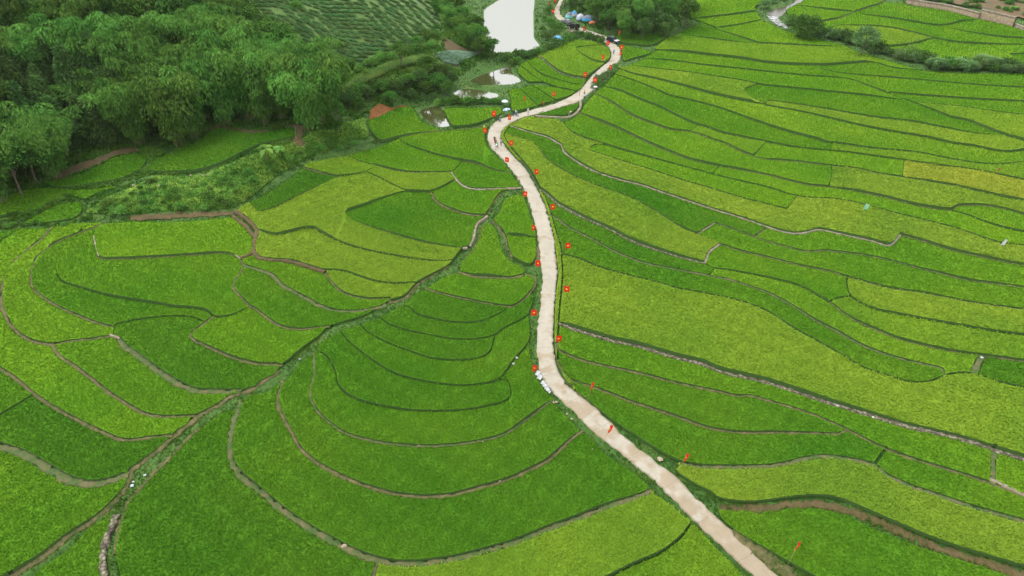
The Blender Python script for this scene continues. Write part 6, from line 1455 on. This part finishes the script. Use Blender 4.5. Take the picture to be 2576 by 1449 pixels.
boxm("lamp_head", (1.1, 0, 6.55), (.6, .28, .1), M_WHITE, r); boxm("solar_panel", (-.1, 0, 6.85), (.9, .6, .05), pm("solar_cell", (.25, .32, .42), .2), r, (.5, 0, 0)); tag(r, "tall thin street lamp with a small solar panel beside the big pond", "street lamp")
# white panels leaning along the verge, sacks, stones, poles
def sheet(u, v, sx, sy, yaw, tilt, lab, name="plastic_sheet", col=None, group=None, hh=.55):
    b = base_at(u, v, .42); me = bpy.data.meshes.new(name); rr = np.random.default_rng(int(u)); X, Y = np.meshgrid(np.linspace(-.5, .5, 5)*sx, np.linspace(-.5, .5, 5)*sy); Z = .05*rr.standard_normal(X.shape)+.07; V = np.stack([X, Y, Z], -1).reshape(-1, 3)
    lo = V.copy(); lo[:,2] -= .05; i = (np.arange(4)[:,None]*5+np.arange(4)[None]).ravel(); F = np.stack([i, i+1, i+6, i+5], 1); ring = [0, 1, 2, 3, 4, 9, 14, 19, 24, 23, 22, 21, 20, 15, 10, 5]; Fs = np.array([(ring[k], ring[(k+1) % 16], ring[(k+1) % 16]+25, ring[k]+25) for k in range(16)])
    o = link(name, mesh_np(name, np.concatenate([V, lo]), [np.concatenate([F, F+25, Fs])], [col or M_WHITE], smooth_=False)); o.location = b+np.array([0, 0, hh]); o.rotation_euler = (tilt, tilt*.4, yaw); tag(o, lab, "sheet" if "sheet" in name else "sack" if "sack" in name else "panel", group)
for i, (u, v, sx, sy) in enumerate([(1353, 946, .6, .8), (1358, 955, .65, .85)]): sheet(u, v, sx, sy, -.5, .5, ("upper" if i == 0 else "lower")+" of the two large white panels on the left road verge", "white_panel", None, "white panels leaning on the road verge")
for i, (u, v, s) in enumerate([(1366, 970, .55), (1371, 977, .55), (1374.5, 983, .5), (1378.5, 988, .45), (1382, 993, .35)]): sheet(u, v, s, s*1.1, -.6, .45, ["first", "second", "third", "fourth", "fifth and smallest"][i]+" from the top in the row of five small white panels", "white_panel", None, "white panels leaning on the road verge")
for u, v, s, lab in [(1299, 902, .8, "white sack on the bund at the right tip of the terrace fan, upper one"), (1291, 917, .7, "white sack on the bund at the right tip of the terrace fan, lower one"), (2468, 901, .9, "blue and white sack on the grassy divider at the right"), (365, 1197, .6, "white plastic bag in the ditch, topmost of three"), (336, 1214, .5, "small white bag in the ditch, middle of three"), (333, 1224, .7, "pale blue bag in the ditch, lowest of three"), (1213, 134, 1.5, "white and blue tarp bundle at the corner of the cabbage patch"), (754, 905, .5, "white scrap in the ditch beside the bright green plot")]:
    sheet(u, v, s*.52, s*.45, .3, .2, lab, "plastic_sack", pm("pale_bag", (.40, .50, .56), .5) if "pale blue" in lab else None, None, .12)
M_ROCK = mat("pale_rock", rough=.9); noisy(M_ROCK, [(.3, (.22, .17, .11)), (.7, (.42, .34, .25))], 2, 5, .7, bump=.1)
def rock(u, v, s, lab, group=None, off=.45):
    rr = np.random.default_rng(int(u*7+v)); bm = bmesh.new(); bmesh.ops.create_icosphere(bm, subdivisions=2, radius=.5)
    for vv in bm.verts: vv.co *= .75+.5*rr.random(); vv.co.z *= .7
    me = bpy.data.meshes.new("rock"); bm.to_mesh(me); bm.free(); me.materials.append(M_ROCK); s *= .8; b = base_at(u, v, off); o = link("rock", me, None, b, rr.random()*6); o.scale = (s, s*.8, s*.7); tag(o, lab, "rock", group)
for u, v, s, lab in [(1393, 1012, .5, "left of the two pale stones beside the road below the white panels"), (1399, 1011, .55, "right of the two pale stones beside the road below the white panels"), (1503, 1083, .4, "small pale stone by the road above the bent flag"), (1426, 1041, .4, "pale stone on the left verge below the pair of stones"), (1438, 1054, .45, "lower pale stone on the left verge of the road"), (1257, 1210, .45, "pale stone on the right side of the second lowest crescent bund"), (1214, 1111, .35, "pale stone on the bund of the third crescent"), (1054, 1120, .4, "pale stone at the middle of the third crescent bund"), (865, 1374, .9, "largest pale stone on the lowest crescent bund"), (1491, 1130, .3, "tiny pale stone on the bund end left of the road"), (403, 468, 1.6, "largest pale rock on the scrubby slope"), (336, 466, .8, "pale rock left of the largest one on the scrubby slope"), (545, 434, .8, "pale rock just below the winding terrace"), (511, 441, .8, "pale rock under the middle of the winding terrace"), (1660, 1155, 1.0, "heap of pale straw right of the lower road")]: rock(u, v, s, lab)
for i in range(26):
    u = 400+300*rt.random(); v = 434-.10*(u-400)+(14+18*rt.random()); rock(u, v, .35+.4*rt.random(), "small pale rock scattered below the winding terrace", "small rocks below the winding terrace")
def stick(u, v, h, lab, lean=.2, rad=.03, m_=None):
    b = base_at(u, v); Vp, fp, _ = merge([tube([[0, 0, -.3], [lean*h*.5, 0, h*.5], [lean*h, 0, h]], [rad, rad*.8, rad*.6], 5)]); o = link("bamboo_stake", mesh_np("bamboo_stake", Vp, fp, [m_ or M_POLE]), None, b, rt.random()); tag(o, lab, "stake")
stick(699, 942, 2.4, "thin bamboo stake beside the ditch at the top of the big dark plot", -.25); stick(1262, 293, 2.2, "leaning yellow stake above the road bend", .3, .05); stick(745, 350, 3, "yellow bamboo stake at the right end of the winding terrace", .1, .05); stick(826, 360, 1.5, "short stake on the grassy slope by the terraces", 0)
boxm("jerrycan", base_at(1218, 322)+np.array([0, 0, .3]), (.35, .3, .6), pm("yellow_plastic", (.6, .45, .05), .5), None); tag(C.objects["jerrycan"], "yellow can on the bank below the flag beside the small pond", "can")
boxm("water_basin", base_at(1170, 628)+np.array([0, 0, .25]), (.9, .5, .5), M_CONC, None, (0, 0, .2)); tag(C.objects["water_basin"], "small pale concrete box at the end of the ditch channel wall", "basin")
# ---------------------------------------------------------------- humid air
hm = bpy.data.materials.new("haze"); hm.use_nodes = True; hn = hm.node_tree; hn.nodes.remove(hn.nodes["Principled BSDF"])
pv = hn.nodes.new("ShaderNodeVolumePrincipled"); pv.inputs["Color"].default_value = (.86, .90, .92, 1); pv.inputs["Density"].default_value = .00005; pv.inputs["Anisotropy"].default_value = .3
hn.links.new(pv.outputs[0], hn.nodes["Material Output"].inputs["Volume"])
hb = [(-3600, -700), (3600, -700), (3600, 5200), (-3600, 5200)]; V = [(x, y, z) for z in (-40, 260) for x, y in hb]
tag(link("haze", mesh_np("haze", V, [np.array([(0, 3, 2, 1), (4, 5, 6, 7), (0, 1, 5, 4), (1, 2, 6, 5), (2, 3, 7, 6), (3, 0, 4, 7)])], [hm])), "thin humid haze filling the valley air", kind='stuff')
